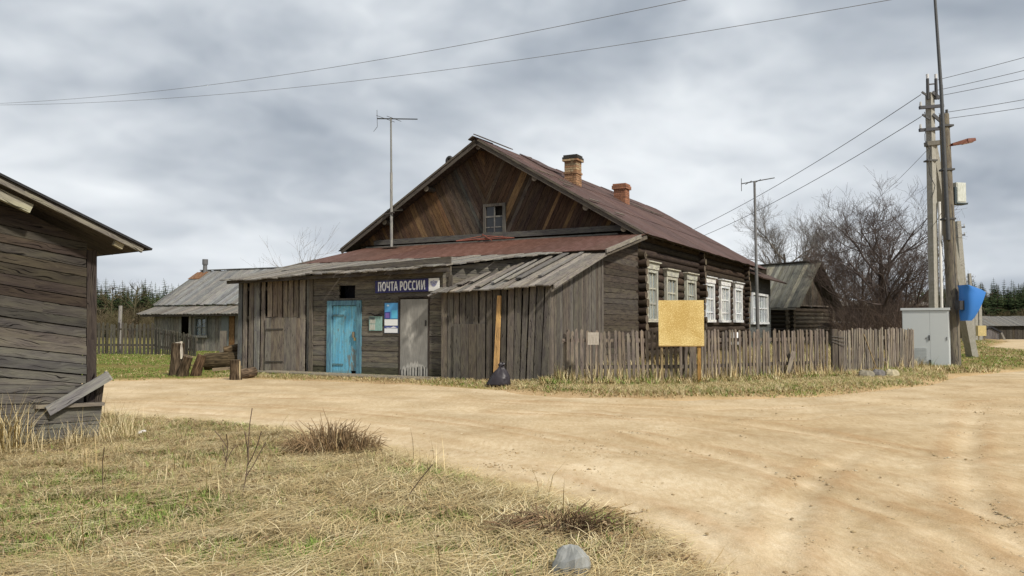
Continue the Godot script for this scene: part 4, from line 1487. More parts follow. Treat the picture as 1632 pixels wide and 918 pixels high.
	board_wall(sh, "board", side_tf(0.02), quadp(-0.15, -0.05, 3.08, -0.05, 3.08, 3.08, -0.15, 2.1), PI / 2, 0.15, 0.012, 0.028, sidec, [], 0.016, 0.012)
	var darkc := func(c: Vector2) -> Color: return shade(Color(0.085, 0.07, 0.056), 0.3)
	board_wall(h, "side_board", side_tf(-0.02), quadp(3.1, 0.1, 5.95, 0.1, 5.95, 3.78, 3.1, 3.12), 0.0, 0.155, 0.006, 0.03, darkc, [], 0.018, 0.012)
	bar(h, "corner_board", Vector3(0.03, 0.1, -3.08), Vector3(0.03, 3.05, -3.08), Vector3(0, 0, 1), 0.1, 0.03, Color(0.15, 0.13, 0.11))

# a panel with picture coordinates over its outer face
func uv_panel(parent: Node3D, called: String, tf: Transform3D, x0: float, y0: float, x1: float, y1: float, t0: float, t1: float, uvr: Rect2, m: Material, col := Color.WHITE) -> MeshInstance3D:
	var mb := MB.new()
	var p := []
	for q in [[x0, y0, t0], [x1, y0, t0], [x1, y1, t0], [x0, y1, t0], [x0, y0, t1], [x1, y0, t1], [x1, y1, t1], [x0, y1, t1]]:
		p.append(tf * Vector3(q[0], q[1], q[2]))
	var a := uvr.position
	var b := uvr.end
	mb.quad([p[4], p[5], p[6], p[7]], tf.basis.z, [Vector2(a.x, b.y), b, Vector2(b.x, a.y), a], col)
	var mid := (a + b) / 2.0
	for f in [[0, 1, 2, 3], [0, 1, 5, 4], [1, 2, 6, 5], [2, 3, 7, 6], [3, 0, 4, 7]]:
		var c: Vector3 = (p[f[0]] + p[f[2]]) / 2.0
		mb.quad([p[f[0]], p[f[1]], p[f[2]], p[f[3]]], c - (p[0] + p[6]) / 2.0, [mid, mid, mid, mid], col)
	return put(mb, called, m, parent)

# courses of separate bricks, corbelled at the top
func chimney(h: Node3D, at: Vector3, w: float, high: float, col: Color, sooty: bool) -> void:
	var ch := part("chimney", h)
	var mb := MB.new()
	var bh := 0.075
	var n := int(high / bh)
	var core := MB.new()
	core.box(at + Vector3(-w / 2 + 0.02, 0, -w / 2 + 0.02), at + Vector3(w / 2 - 0.02, n * bh - 0.02, w / 2 - 0.02), ruv(), Color(0.34, 0.3, 0.25))
	put(core, "mortar", M.stone, ch)
	for i in n:
		var ww := w
		if i >= n - 3:
			ww = w + 0.12 if i < n - 1 else w + 0.06
		if i == int(n * 0.45) and sooty:
			ww = w + 0.06
		var y0 := at.y + i * bh
		for side in 4:
			for j in 2:
				var a := Vector3(-ww / 2 + j * ww / 2 + 0.005, 0, ww / 2 - 0.11)
				var b := Vector3(-ww / 2 + (j + 1) * ww / 2 - 0.005 - (0.11 if j == 1 else 0.0), bh - 0.01, ww / 2 + R(-0.008, 0.004))
				if i % 2:
					a.x += 0.06 * j
					b.x += 0.06 * (1 - j)
				var c := shade(col, 0.25)
				if i >= n - 2 and sooty:
					c = shade(Color(0.06, 0.055, 0.05), 0.2)
				elif sooty and i > n * 0.45 and R(0, 1) < 0.7:
					c = shade(Color(0.44, 0.33, 0.21), 0.15)
				var rot := Basis(Vector3.UP, side * PI / 2)
				var p := []
				for q in [Vector3(a.x, 0, a.z), Vector3(b.x, 0, a.z), Vector3(b.x, 0, b.z), Vector3(a.x, 0, b.z)]:
					p.append(rot * q + Vector3(at.x, y0, at.z))
				for q in 4:
					p.append(p[q] + Vector3(0, bh - 0.01, 0))
				mb.hexa(p, 0.2, 0.1, 0.07, ruv(), c)
	var o := put(mb, "bricks", M.stone, ch)
	o.set_meta("kind", "stuff")

# ------------------------------------------------------------------ things on and about the house
func on_wall(called: String, label: String, cat: String, a: float, y: float, s: float) -> Node3D:
	return thing(called, label, cat, hb(a, y, s), YAW)

func build_fittings() -> void:
	rng.seed = 2000
	# the sign
	var s := on_wall("post_office_sign", "long dark blue sign with white lettering and a white emblem square above the doors", "sign", -3.88, 2.27, -0.06)
	s.rotation.z = deg_to_rad(0.8)
	uv_panel(s, "board", Transform3D.IDENTITY, -0.96, -0.155, 0.66, 0.155, -0.03, 0.0, Rect2(0, 0, 1, 1), M.plastic, Color(0.022, 0.020, 0.105))
	uv_panel(s, "emblem_panel", Transform3D.IDENTITY, 0.665, -0.155, 0.96, 0.155, -0.03, 0.004, Rect2(0, 0, 1, 1), M.plastic, Color(0.70, 0.70, 0.68))
	var font := SystemFont.new()
	font.font_names = PackedStringArray(["Droid Sans"])
	font.font_weight = 700
	var tm := TextMesh.new()
	tm.text = "ПОЧТА РОССИИ"
	tm.font = font
	tm.font_size = 64
	tm.pixel_size = 0.0041
	tm.depth = 0.012
	var lt := MeshInstance3D.new()
	lt.name = "lettering"
	lt.mesh = tm
	lt.set_surface_override_material(0, M.white)
	s.add_child(lt)
	lt.position = Vector3(-0.15, 0.0, 0.006)
	var tw := tm.get_aabb().size.x
	lt.scale = Vector3(1.42 / maxf(tw, 0.1), 1.22, 1.0)
	# a crowned bird with two heads and spread wings
	var mb := MB.new()
	var ec := Color(0.26, 0.27, 0.42)
	var etf := Transform3D(Basis.IDENTITY.scaled(Vector3(0.85, 0.95, 1.0)), Vector3(0.8125, 0.01, 0.0))
	mb.slab(PackedVector2Array([Vector2(-0.022, 0.04), Vector2(-0.03, -0.03), Vector2(0, -0.075), Vector2(0.03, -0.03), Vector2(0.022, 0.04)]), etf, 0.002, 0.009, Vector2.UP, Vector2.ZERO, ec)
	for sg in [-1.0, 1.0]:
		for i in 4:
			var f := i / 3.0
			mb.slab(PackedVector2Array([Vector2(sg * (0.026 + 0.018 * i), 0.0 - 0.012 * i + 0.015), Vector2(sg * (0.044 + 0.018 * i), 0.005 - 0.012 * i + 0.03), Vector2(sg * (0.066 + 0.018 * i), 0.075 - 0.012 * f), Vector2(sg * (0.052 + 0.018 * i), 0.085 - 0.012 * f)]), etf, 0.002, 0.009, Vector2.UP, Vector2.ZERO, ec)
			mb.slab(PackedVector2Array([Vector2(sg * (0.026 + 0.016 * i), 0.012 - 0.008 * i), Vector2(sg * (0.04 + 0.016 * i), 0.016 - 0.008 * i), Vector2(sg * (0.045 + 0.014 * i), -0.06 + 0.014 * i), Vector2(sg * (0.033 + 0.014 * i), -0.062 + 0.014 * i)]), etf, 0.002, 0.0085, Vector2.UP, Vector2.ZERO, ec)
		mb.slab(PackedVector2Array([Vector2(sg * 0.004, 0.04), Vector2(sg * 0.016, 0.04), Vector2(sg * 0.026, 0.068), Vector2(sg * 0.04, 0.066), Vector2(sg * 0.024, 0.082), Vector2(sg * 0.012, 0.074)]), etf, 0.002, 0.0095, Vector2.UP, Vector2.ZERO, ec)
	mb.slab(PackedVector2Array([Vector2(-0.012, 0.085), Vector2(0.012, 0.085), Vector2(0.016, 0.105), Vector2(0.005, 0.097), Vector2(0, 0.108), Vector2(-0.005, 0.097), Vector2(-0.016, 0.105)]), etf, 0.002, 0.009, Vector2.UP, Vector2.ZERO, ec)
	put(mb, "emblem", M.plastic, s)

	# posters
	var p := on_wall("notice_board", "small pale turquoise notice board with white papers and a torn dark top edge", "notice board", -4.84, 1.34, -0.04)
	uv_panel(p, "board", Transform3D.IDENTITY, -0.2, -0.18, 0.2, 0.18, -0.02, 0.0, Rect2(0, 0, 1, 1), M.paint, Color(0.30, 0.50, 0.47))
	for q in [[-0.18, -0.16, -0.01, -0.02], [-0.17, 0.0, 0.0, 0.12]]:
		uv_panel(p, "paper", Transform3D.IDENTITY, q[0], q[1], q[2], q[3], 0.001, 0.004, Rect2(0, 0, 1, 1), M.paint, Color(0.56, 0.57, 0.52))
	bar(p, "backing_strip", Vector3(-0.21, 0.14, 0.004), Vector3(-0.02, 0.13, 0.004), Vector3.UP, 0.07, 0.004, Color(0.12, 0.15, 0.15), M.paint)
	mb = MB.new()
	mb.tube(PackedVector3Array([Vector3(-0.27, 0.24, 0.02), Vector3(-0.12, 0.255, 0.03), Vector3(0.0, 0.2, 0.03), Vector3(0.1, 0.215, 0.03), Vector3(0.22, 0.2, 0.02)]), PackedFloat32Array([0.008, 0.016, 0.018, 0.014, 0.012]), 6, Color(0.02, 0.018, 0.016))
	put(mb, "torn_strip", M.wood, p)
	p = on_wall("poster_stand", "blue and white printed poster in a dark frame beside the metal door", "poster", -4.35, 1.48, -0.04)
	uv_panel(p, "frame", Transform3D.IDENTITY, -0.22, -0.39, 0.23, 0.39, -0.02, 0.0, Rect2(0, 0, 1, 1), M.paint, Color(0.05, 0.06, 0.09))
	for q in [[-0.2, -0.02, 0.2, 0.37, Color(0.08, 0.30, 0.58)], [-0.2, -0.19, 0.2, -0.035, Color(0.68, 0.70, 0.70)], [-0.2, -0.26, 0.2, -0.2, Color(0.06, 0.08, 0.24)], [-0.2, -0.37, 0.2, -0.262, Color(0.66, 0.68, 0.70)]]:
		uv_panel(p, "sheet", Transform3D.IDENTITY, q[0], q[1], q[2], q[3], 0.001, 0.005, Rect2(0, 0, 1, 1), M.plastic, q[4])
	for q in [[-0.195, -0.015, -0.02, 0.15, Color(0.045, 0.07, 0.26)], [-0.17, 0.0, -0.05, 0.12, Color(0.17, 0.11, 0.36)], [0.02, -0.01, 0.19, 0.19, Color(0.10, 0.42, 0.62)], [-0.13, 0.29, -0.06, 0.33, Color(0.5, 0.68, 0.8)]]:
		uv_panel(p, "print", Transform3D.IDENTITY, q[0], q[1], q[2], q[3], 0.006 if q[3] > 0.14 else 0.0075, 0.0068 if q[3] > 0.14 else 0.0083, Rect2(0, 0, 1, 1), M.plastic, q[4])
	mb = MB.new()
	mb.slab(PackedVector2Array([Vector2(-0.17, -0.235), Vector2(-0.02, -0.245), Vector2(0.08, -0.21), Vector2(0.18, -0.24), Vector2(0.1, -0.25), Vector2(-0.1, -0.255)]), Transform3D.IDENTITY, 0.005, 0.0065, Vector2.RIGHT, Vector2.ZERO, Color(0.6, 0.62, 0.66))
	put(mb, "print", M.plastic, p)

	# plank threshold along the wall
	var t := thing("plank_walkway", "low weathered plank walkway lying along the foot of the door wall", "walkway", hb(-5.2, 0, -0.45), YAW)
	for i in 3:
		bar(t, "plank", Vector3(-2.9 + R(-0.2, 0.2), 0.07 + R(-0.006, 0.006), 0.22 - i * 0.215), Vector3(2.3 + R(-0.3, 0.2), 0.05 + R(-0.006, 0.006), 0.22 - i * 0.215), Vector3(0, 0, 1), 0.2, 0.035, shade(Color(0.30, 0.255, 0.19), 0.15))
	for i in 4:
		bar(t, "bearer", Vector3(-2.4 + i * 1.5, 0.015, -0.3), Vector3(-2.4 + i * 1.5, 0.015, 0.3), Vector3.RIGHT, 0.08, 0.06, Color(0.15, 0.12, 0.09))
	# refuse bag
	mb = MB.new()
	var rows := 16
	var cols := 22
	var pts := []
	for j in rows + 1:
		var f := float(j) / rows
		var row := []
		for i in cols + 1:
			var a := TAU * (i % cols) / cols
			var r := 0.255 * pow(cos(clampf(f / 0.86, 0, 1) * PI * 0.5), 0.75) if f < 0.8 else 0.0
			r = maxf(r, 0.062 if f < 0.9 else lerpf(0.062, 0.1, (f - 0.9) / 0.1))
			if j == 0:
				r = 0.2
			if j == rows:
				r = 0.02
			var d := Vector3(cos(a), 0, sin(a))
			var fold := 1.0 + 0.16 * noise.get_noise_3d(cos(a) * 150.0, f * 150.0, sin(a) * 150.0) + 0.12 * sin(a * 6.0 + 5.0 * noise.get_noise_2d(f * 130.0, 5.0)) * smooth(0.2, 0.75, f)
			row.append(Vector3(0.07 * f, 0, 0) + d * r * fold * Vector3(1.0, 1.0, 0.85) + Vector3(0, f * 0.49 + 0.015 * sin(a * 3.0) * f, 0))
		pts.append(row)
	mb.grid(pts, Vector3(0.03, 0.15, 0), Color(0.024, 0.023, 0.024))
	var bag := put(mb, "refuse_bag", M.bag)
	bag.position = P(-0.28, 16.85)
	tag(bag, "full black plastic refuse bag on the ground before the plank shed", "bag")

	# aerials
	var a1 := thing("roof_aerial", "tall aerial mast with a crossbar, standing on the rusty lean-to roof", "aerial", hb(-8.46, 3.8, 5.4), YAW)
	pipe(a1, "mast", Vector3(0.03, 0, 0), Vector3(0.0, 2.6, 0), 0.05, 0.045, Color(0.30, 0.29, 0.26), M.wood)
	pipe(a1, "mast", Vector3(0.0, 2.55, 0), Vector3(-0.03, 4.47, 0), 0.035, 0.03, Color(0.22, 0.22, 0.21), M.metal)
	pipe(a1, "crossbar", Vector3(-0.6, 4.5, 0), Vector3(1.05, 4.28, 0), 0.022, 0.018, Color(0.05, 0.05, 0.05), M.metal, 6)
	pipe(a1, "dipole", Vector3(-0.62, 4.8, 0), Vector3(-0.6, 4.22, 0), 0.008, 0.008, Color(0.07, 0.07, 0.07), M.metal, 6)
	pipe(a1, "dipole", Vector3(-0.6, 4.22, 0), Vector3(-0.72, 4.05, 0.05), 0.008, 0.006, Color(0.07, 0.07, 0.07), M.metal, 6)
	pipe(a1, "dipole", Vector3(-0.25, 4.45, -0.5), Vector3(-0.25, 4.45, 0.5), 0.008, 0.008, Color(0.07, 0.07, 0.07), M.metal, 6)
	pipe(a1, "dipole", Vector3(0.1, 4.41, -0.4), Vector3(0.1, 4.41, 0.4), 0.008, 0.008, Color(0.07, 0.07, 0.07), M.metal, 6)
	bar(a1, "foot_board", Vector3(-0.3, 0.06, 0.05), Vector3(0.3, 0.07, 0.05), Vector3(0, 0, 1), 0.16, 0.03, Color(0.11, 0.08, 0.06))
	bar(a1, "brace", Vector3(-0.16, 1.32, 0.0), Vector3(0.3, 1.36, -0.25), Vector3.UP, 0.07, 0.05, Color(0.07, 0.06, 0.05))
	bar(a1, "brace", Vector3(-0.2, 1.2, 0.05), Vector3(0.16, 1.24, 0.05), Vector3.UP, 0.05, 0.04, Color(0.08, 0.07, 0.06))
	var a2 := thing("yard_aerial", "slim grey aerial mast with a short crossbar standing in the fenced yard", "aerial", P(6.9, 22.54))
	pipe(a2, "mast", Vector3(0, -0.1, 0), Vector3(-0.03, 2.8, 0), 0.05, 0.045, Color(0.13, 0.13, 0.13), M.metal)
	pipe(a2, "mast", Vector3(-0.03, 2.75, 0), Vector3(-0.05, 5.25, 0), 0.04, 0.032, Color(0.17, 0.17, 0.18), M.metal)
	pipe(a2, "crossbar", Vector3(-0.42, 5.19, 0), Vector3(0.52, 5.36, 0), 0.016, 0.014, Color(0.05, 0.05, 0.05), M.metal, 6)
	pipe(a2, "dipole", Vector3(-0.42, 5.34, 0), Vector3(-0.42, 4.98, 0), 0.009, 0.009, Color(0.06, 0.06, 0.06), M.metal, 6)
	pipe(a2, "dipole", Vector3(-0.22, 5.22, -0.3), Vector3(-0.22, 5.22, 0.3), 0.008, 0.008, Color(0.06, 0.06, 0.06), M.metal, 6)
	pipe(a2, "dipole", Vector3(0.05, 5.27, -0.25), Vector3(0.05, 5.27, 0.25), 0.008, 0.008, Color(0.06, 0.06, 0.06), M.metal, 6)

	# folded red frame lying on the lean-to roof
	var f := thing("folded_red_frame", "folded red metal tube frame lying on the rusty lean-to roof under the attic window", "frame", hb(-4.9, 3.98, 5.75), YAW)
	for q in [[-1.05, 0.0, 0.25, 0.95, 0.02, 0.05], [-0.9, 0.02, -0.02, 0.8, -0.0, 0.3], [-0.25, 0.2, -0.05, 0.35, -0.06, 0.4], [-1.05, 0.0, 0.25, -0.2, 0.16, -0.1], [-0.2, 0.16, -0.1, 0.95, 0.02, 0.05], [-0.7, 0.0, 0.3, 0.5, 0.1, -0.05]]:
		pipe(f, "tube", Vector3(q[0], q[1], q[2]), Vector3(q[3], q[4], q[5]), 0.018, 0.018, Color(0.26, 0.085, 0.055), M.metal, 6)

# ------------------------------------------------------------------ fences and verge
func picket(mb: MB, w: float, high: float, pointed: bool, tf: Transform3D, col: Color) -> void:
	var poly := PackedVector2Array([Vector2(-w / 2, -0.06), Vector2(w / 2, -0.06), Vector2(w / 2, high - w * 0.55), Vector2(0, high), Vector2(-w / 2, high - w * 0.55)]) if pointed else PackedVector2Array([Vector2(-w / 2, -0.06), Vector2(w / 2, -0.06), Vector2(w / 2, high), Vector2(-w / 2, high - w * R(-0.3, 0.3))])
	mb.slab(poly, tf, 0.0, 0.02, Vector2.DOWN, ruv(), col)

func fence(called: String, label: String, line: Array, step: float, w: float, high: Callable, pointed: bool, col: Color, wob := 0.03, posts := 2.6) -> Node3D:
	var o := thing(called, label, "fence", Vector3.ZERO)
	for i in line.size() - 1:
		var a: Vector2 = line[i]
		var b: Vector2 = line[i + 1]
		var d := (b - a).normalized()
		var len := (b - a).length()
		var x3 := Vector3(d.x, 0, -d.y)
		var z3 := x3.cross(Vector3.UP)
		if z3.z < 0.0:
			z3 = -z3
		var x := 0.02
		while x < len:
			var q := a + d * x
			if R(0, 1) > 0.025:
				var base := at_ground(q.x, q.y)
				var tf := Transform3D(Basis(x3, Vector3.UP, z3), Vector3(q.x, base, -q.y) + z3 * R(0.0, 0.008))
				tf.basis = tf.basis.rotated(z3, R(-wob, wob)).rotated(x3, R(-wob, wob) * 0.6)
				var mb := MB.new()
				picket(mb, w * R(0.85, 1.12), high.call(q.x) * R(0.96, 1.03), pointed, tf, shade(col, 0.22))
				put(mb, "picket", M.wood, o)
			x += step * R(0.9, 1.1)
		var ga := Vector3(a.x, at_ground(a.x, a.y), -a.y)
		var gb := Vector3(b.x, at_ground(b.x, b.y), -b.y)
		for f in [0.3, 0.8]:
			bar(o, "rail", ga + Vector3.UP * high.call(a.x) * f - z3 * 0.028, gb + Vector3.UP * high.call(b.x) * f - z3 * 0.028, Vector3.UP, 0.08, 0.045, shade(col, 0.2))
		x = 0.1
		while x < len:
			var q := a + d * x
			log_(o, "post", Vector3(q.x, at_ground(q.x, q.y) - 0.1, -q.y) - z3 * 0.11, Vector3(q.x, at_ground(q.x, q.y) + high.call(q.x) * 0.93, -q.y) - z3 * 0.11, 0.055, shade(col, 0.2))
			x += posts
	return o

func build_verge() -> void:
	rng.seed = 3000
	var grey := Color(0.20, 0.165, 0.132)
	fence("picket_fence", "long grey picket fence with pointed tops running from the plank shed to the gatepost", [Vector2(1.05, 16.82), Vector2(3.9, 17.27), Vector2(7.62, 19.42)], 0.102, 0.06, func(x): return 1.12, true, grey)
	fence("slat_fence", "close-set fence of narrow flat-topped slats beside the grey cabinet", [Vector2(7.98, 19.62), Vector2(10.55, 21.15)], 0.071, 0.046, func(x): return 1.12, false, Color(0.23, 0.195, 0.155), 0.012)
	var gp := thing("gate_post", "thick old gatepost wrapped with wire between the two fences", "post", P(7.8, 19.5))
	bar(gp, "post", Vector3(0, -0.1, 0), Vector3(0.01, 1.13, 0), Vector3.RIGHT, 0.13, 0.12, Color(0.12, 0.1, 0.08))
	bar(gp, "post", Vector3(0.16, -0.1, 0.03), Vector3(0.15, 1.08, 0.03), Vector3.RIGHT, 0.12, 0.05, Color(0.17, 0.145, 0.115))
	for i in 3:
		pipe(gp, "wire", Vector3(-0.08, 0.95 - i * 0.06, 0.07), Vector3(0.25, 0.92 - i * 0.1, 0.08), 0.007, 0.007, Color(0.08, 0.075, 0.07), M.metal, 5)
	var st := thing("leaning_stake", "thin pale stake leaning against the close-set slat fence", "stake", P(8.95, 20.05))
	pipe(st, "stick", Vector3(0.12, 0, 0.1), Vector3(-0.18, 1.0, -0.02), 0.018, 0.014, Color(0.42, 0.34, 0.2), M.bark, 6)
	var br := thing("fence_prop", "short board propping the picket fence from the front", "prop", P(6.45, 18.65))
	bar(br, "board", Vector3(-0.15, 0, 0.15), Vector3(0.06, 0.62, 0.02), Vector3.RIGHT, 0.09, 0.025, Color(0.25, 0.21, 0.165))
	bar(br, "stay", Vector3(0.1, 0, -0.03), Vector3(-0.12, 0.95, -0.1), Vector3.RIGHT, 0.08, 0.05, Color(0.13, 0.11, 0.09))
	var wb := thing("white_board", "small white board standing behind the picket fence, seen between its pickets", "board", P(5.05, 18.2) + Vector3(0, 0, 0))
	wb.rotation.y = 0.5
	uv_panel(wb, "sheet", Transform3D.IDENTITY, -0.15, 0.78, 0.15, 1.06, -0.01, 0.0, Rect2(0, 0, 1, 1), M.plastic, Color(0.85, 0.85, 0.84))
	bar(wb, "stand", Vector3(0, -0.05, -0.03), Vector3(0, 0.85, -0.03), Vector3.RIGHT, 0.05, 0.03, Color(0.3, 0.26, 0.2))

	# faded board on two posts
	var y := thing("yellow_board", "large faded yellow sheet board on two posts in front of the picket fence", "board", P(3.53, 16.75))
	y.rotation.y = -0.14
	uv_panel(y, "sheet", Transform3D.IDENTITY, -0.47, 0.8, 0.46, 1.745, -0.012, 0.0, Rect2(0, 0, 1, 1), M.yellow_sheet)
	bar(y, "post", Vector3(0.36, -0.1, -0.045), Vector3(0.35, 1.7, -0.045), Vector3.RIGHT, 0.07, 0.06, Color(0.40, 0.235, 0.075))
	bar(y, "post", Vector3(-0.4, -0.1, -0.045), Vector3(-0.41, 1.7, -0.045), Vector3.RIGHT, 0.045, 0.05, Color(0.29, 0.215, 0.12))
	for yy in [0.9, 1.6]:
		bar(y, "batten", Vector3(-0.45, yy, -0.028), Vector3(0.45, yy, -0.028), Vector3.UP, 0.05, 0.03, Color(0.3, 0.22, 0.11))
	bar(y, "edge_strip", Vector3(-0.47, 0.79, -0.004), Vector3(0.46, 0.79, -0.004), Vector3.UP, 0.018, 0.025, Color(0.33, 0.21, 0.08))
	# small notice on a thin post
	var nt := thing("notice_sign", "small off-white notice plate on a thin rusty post before the fence", "sign", P(1.62, 16.3))
	pipe(nt, "post", Vector3(0, -0.1, -0.015), Vector3(0, 1.12, -0.015), 0.012, 0.012, Color(0.07, 0.05, 0.04), M.metal, 6)
	pipe(nt, "post", Vector3(0.12, -0.1, -0.02), Vector3(0.12, 0.9, -0.02), 0.01, 0.01, Color(0.08, 0.06, 0.05), M.metal, 6)
	uv_panel(nt, "plate", Transform3D.IDENTITY, -0.085, 0.83, 0.14, 1.08, -0.005, 0.0, Rect2(0, 0, 1, 1), M.paint, Color(0.47, 0.42, 0.37))
	for i in 5:
		uv_panel(nt, "printed_line", Transform3D.IDENTITY, -0.06 + R(0, 0.02), 1.02 - i * 0.038, 0.11 - R(0, 0.05), 1.026 - i * 0.038, 0.0005, 0.0015, Rect2(0, 0, 1, 1), M.plastic, Color(0.3, 0.26, 0.23))
	# three stones by the slat fence
	for q in [[8.32, 18.95, 0.2, 0.12, 0.16, Color(0.27, 0.24, 0.19), "low brownish stone at the foot of the slat fence"], [8.66, 19.05, 0.16, 0.13, 0.13, Color(0.19, 0.18, 0.18), "dark grey stone between two others by the slat fence"], [8.95, 19.0, 0.17, 0.13, 0.14, Color(0.47, 0.41, 0.29), "pale yellowish stone, rightmost by the slat fence"]]:
		var mb := MB.new()
		mb.lump(Vector3.ZERO, Vector3(q[2], q[3], q[4]), noise, 0.9, 0.5, 7, q[5])
		var o := put(mb, "stone", M.stone)
		o.position = P(q[0], q[1], 0.05)
		tag(o, q[6], "stone", "stones by the slat fence")

# ------------------------------------------------------------------ poles, cabinet, telephone hood, wires
func wire(called: String, label: String, a: Vector3, b: Vector3, sag: float, r: float, group := "overhead wires", col := Color(0.10, 0.10, 0.11)) -> void:
	var pts := PackedVector3Array()
	var rad := PackedFloat32Array()
	for i in 25:
		var f := i / 24.0
		pts.append(a.lerp(b, f) - Vector3(0, sag * 4.0 * f * (1.0 - f), 0))
		rad.append(r)
	var mb := MB.new()
	mb.tube(pts, rad, 5, col)
	var o := put(mb, called, M.metal)
	tag(o, label, "wire", group)

# a hanging wire through three points, carried on past both ends
func wire_through(called: String, label: String, a: Vector3, b: Vector3, c: Vector3, group: String) -> void:
	var pts := PackedVector3Array()
	var rad := PackedFloat32Array()
	var m := a.distance_to(b) / (a.distance_to(b) + b.distance_to(c))
	for i in 41:
		var t := lerpf(-0.3, 1.35, i / 40.0)
		pts.append(a * ((t - m) * (t - 1.0) / m) + b * (t * (t - 1.0) / (m * (m - 1.0))) + c * (t * (t - m) / (1.0 - m)))
		rad.append(0.0055)
	var mb := MB.new()
	mb.tube(pts, rad, 5, Color(0.2, 0.2, 0.21))
	tag(put(mb, called, M.metal), label, "wire", group)

func insulators(o: Node3D, at: Vector3, dx: Array) -> void:
	for x in dx:
		pipe(o, "insulator", at + Vector3(x, 0.02, 0), at + Vector3(x, 0.16, 0), 0.045, 0.03, Color(0.42, 0.43, 0.42), M.plastic, 8)

func concrete_pole(o: Node3D, called: String, a: Vector3, b: Vector3, w0: float, w1: float, face: Vector3) -> void:
	var mb := MB.new()
	mb.bar(a, b, face, w0, w0 * 0.95, ruv(), Color(0.40, 0.385, 0.35), w1)
	put(mb, called, M.stone, o)

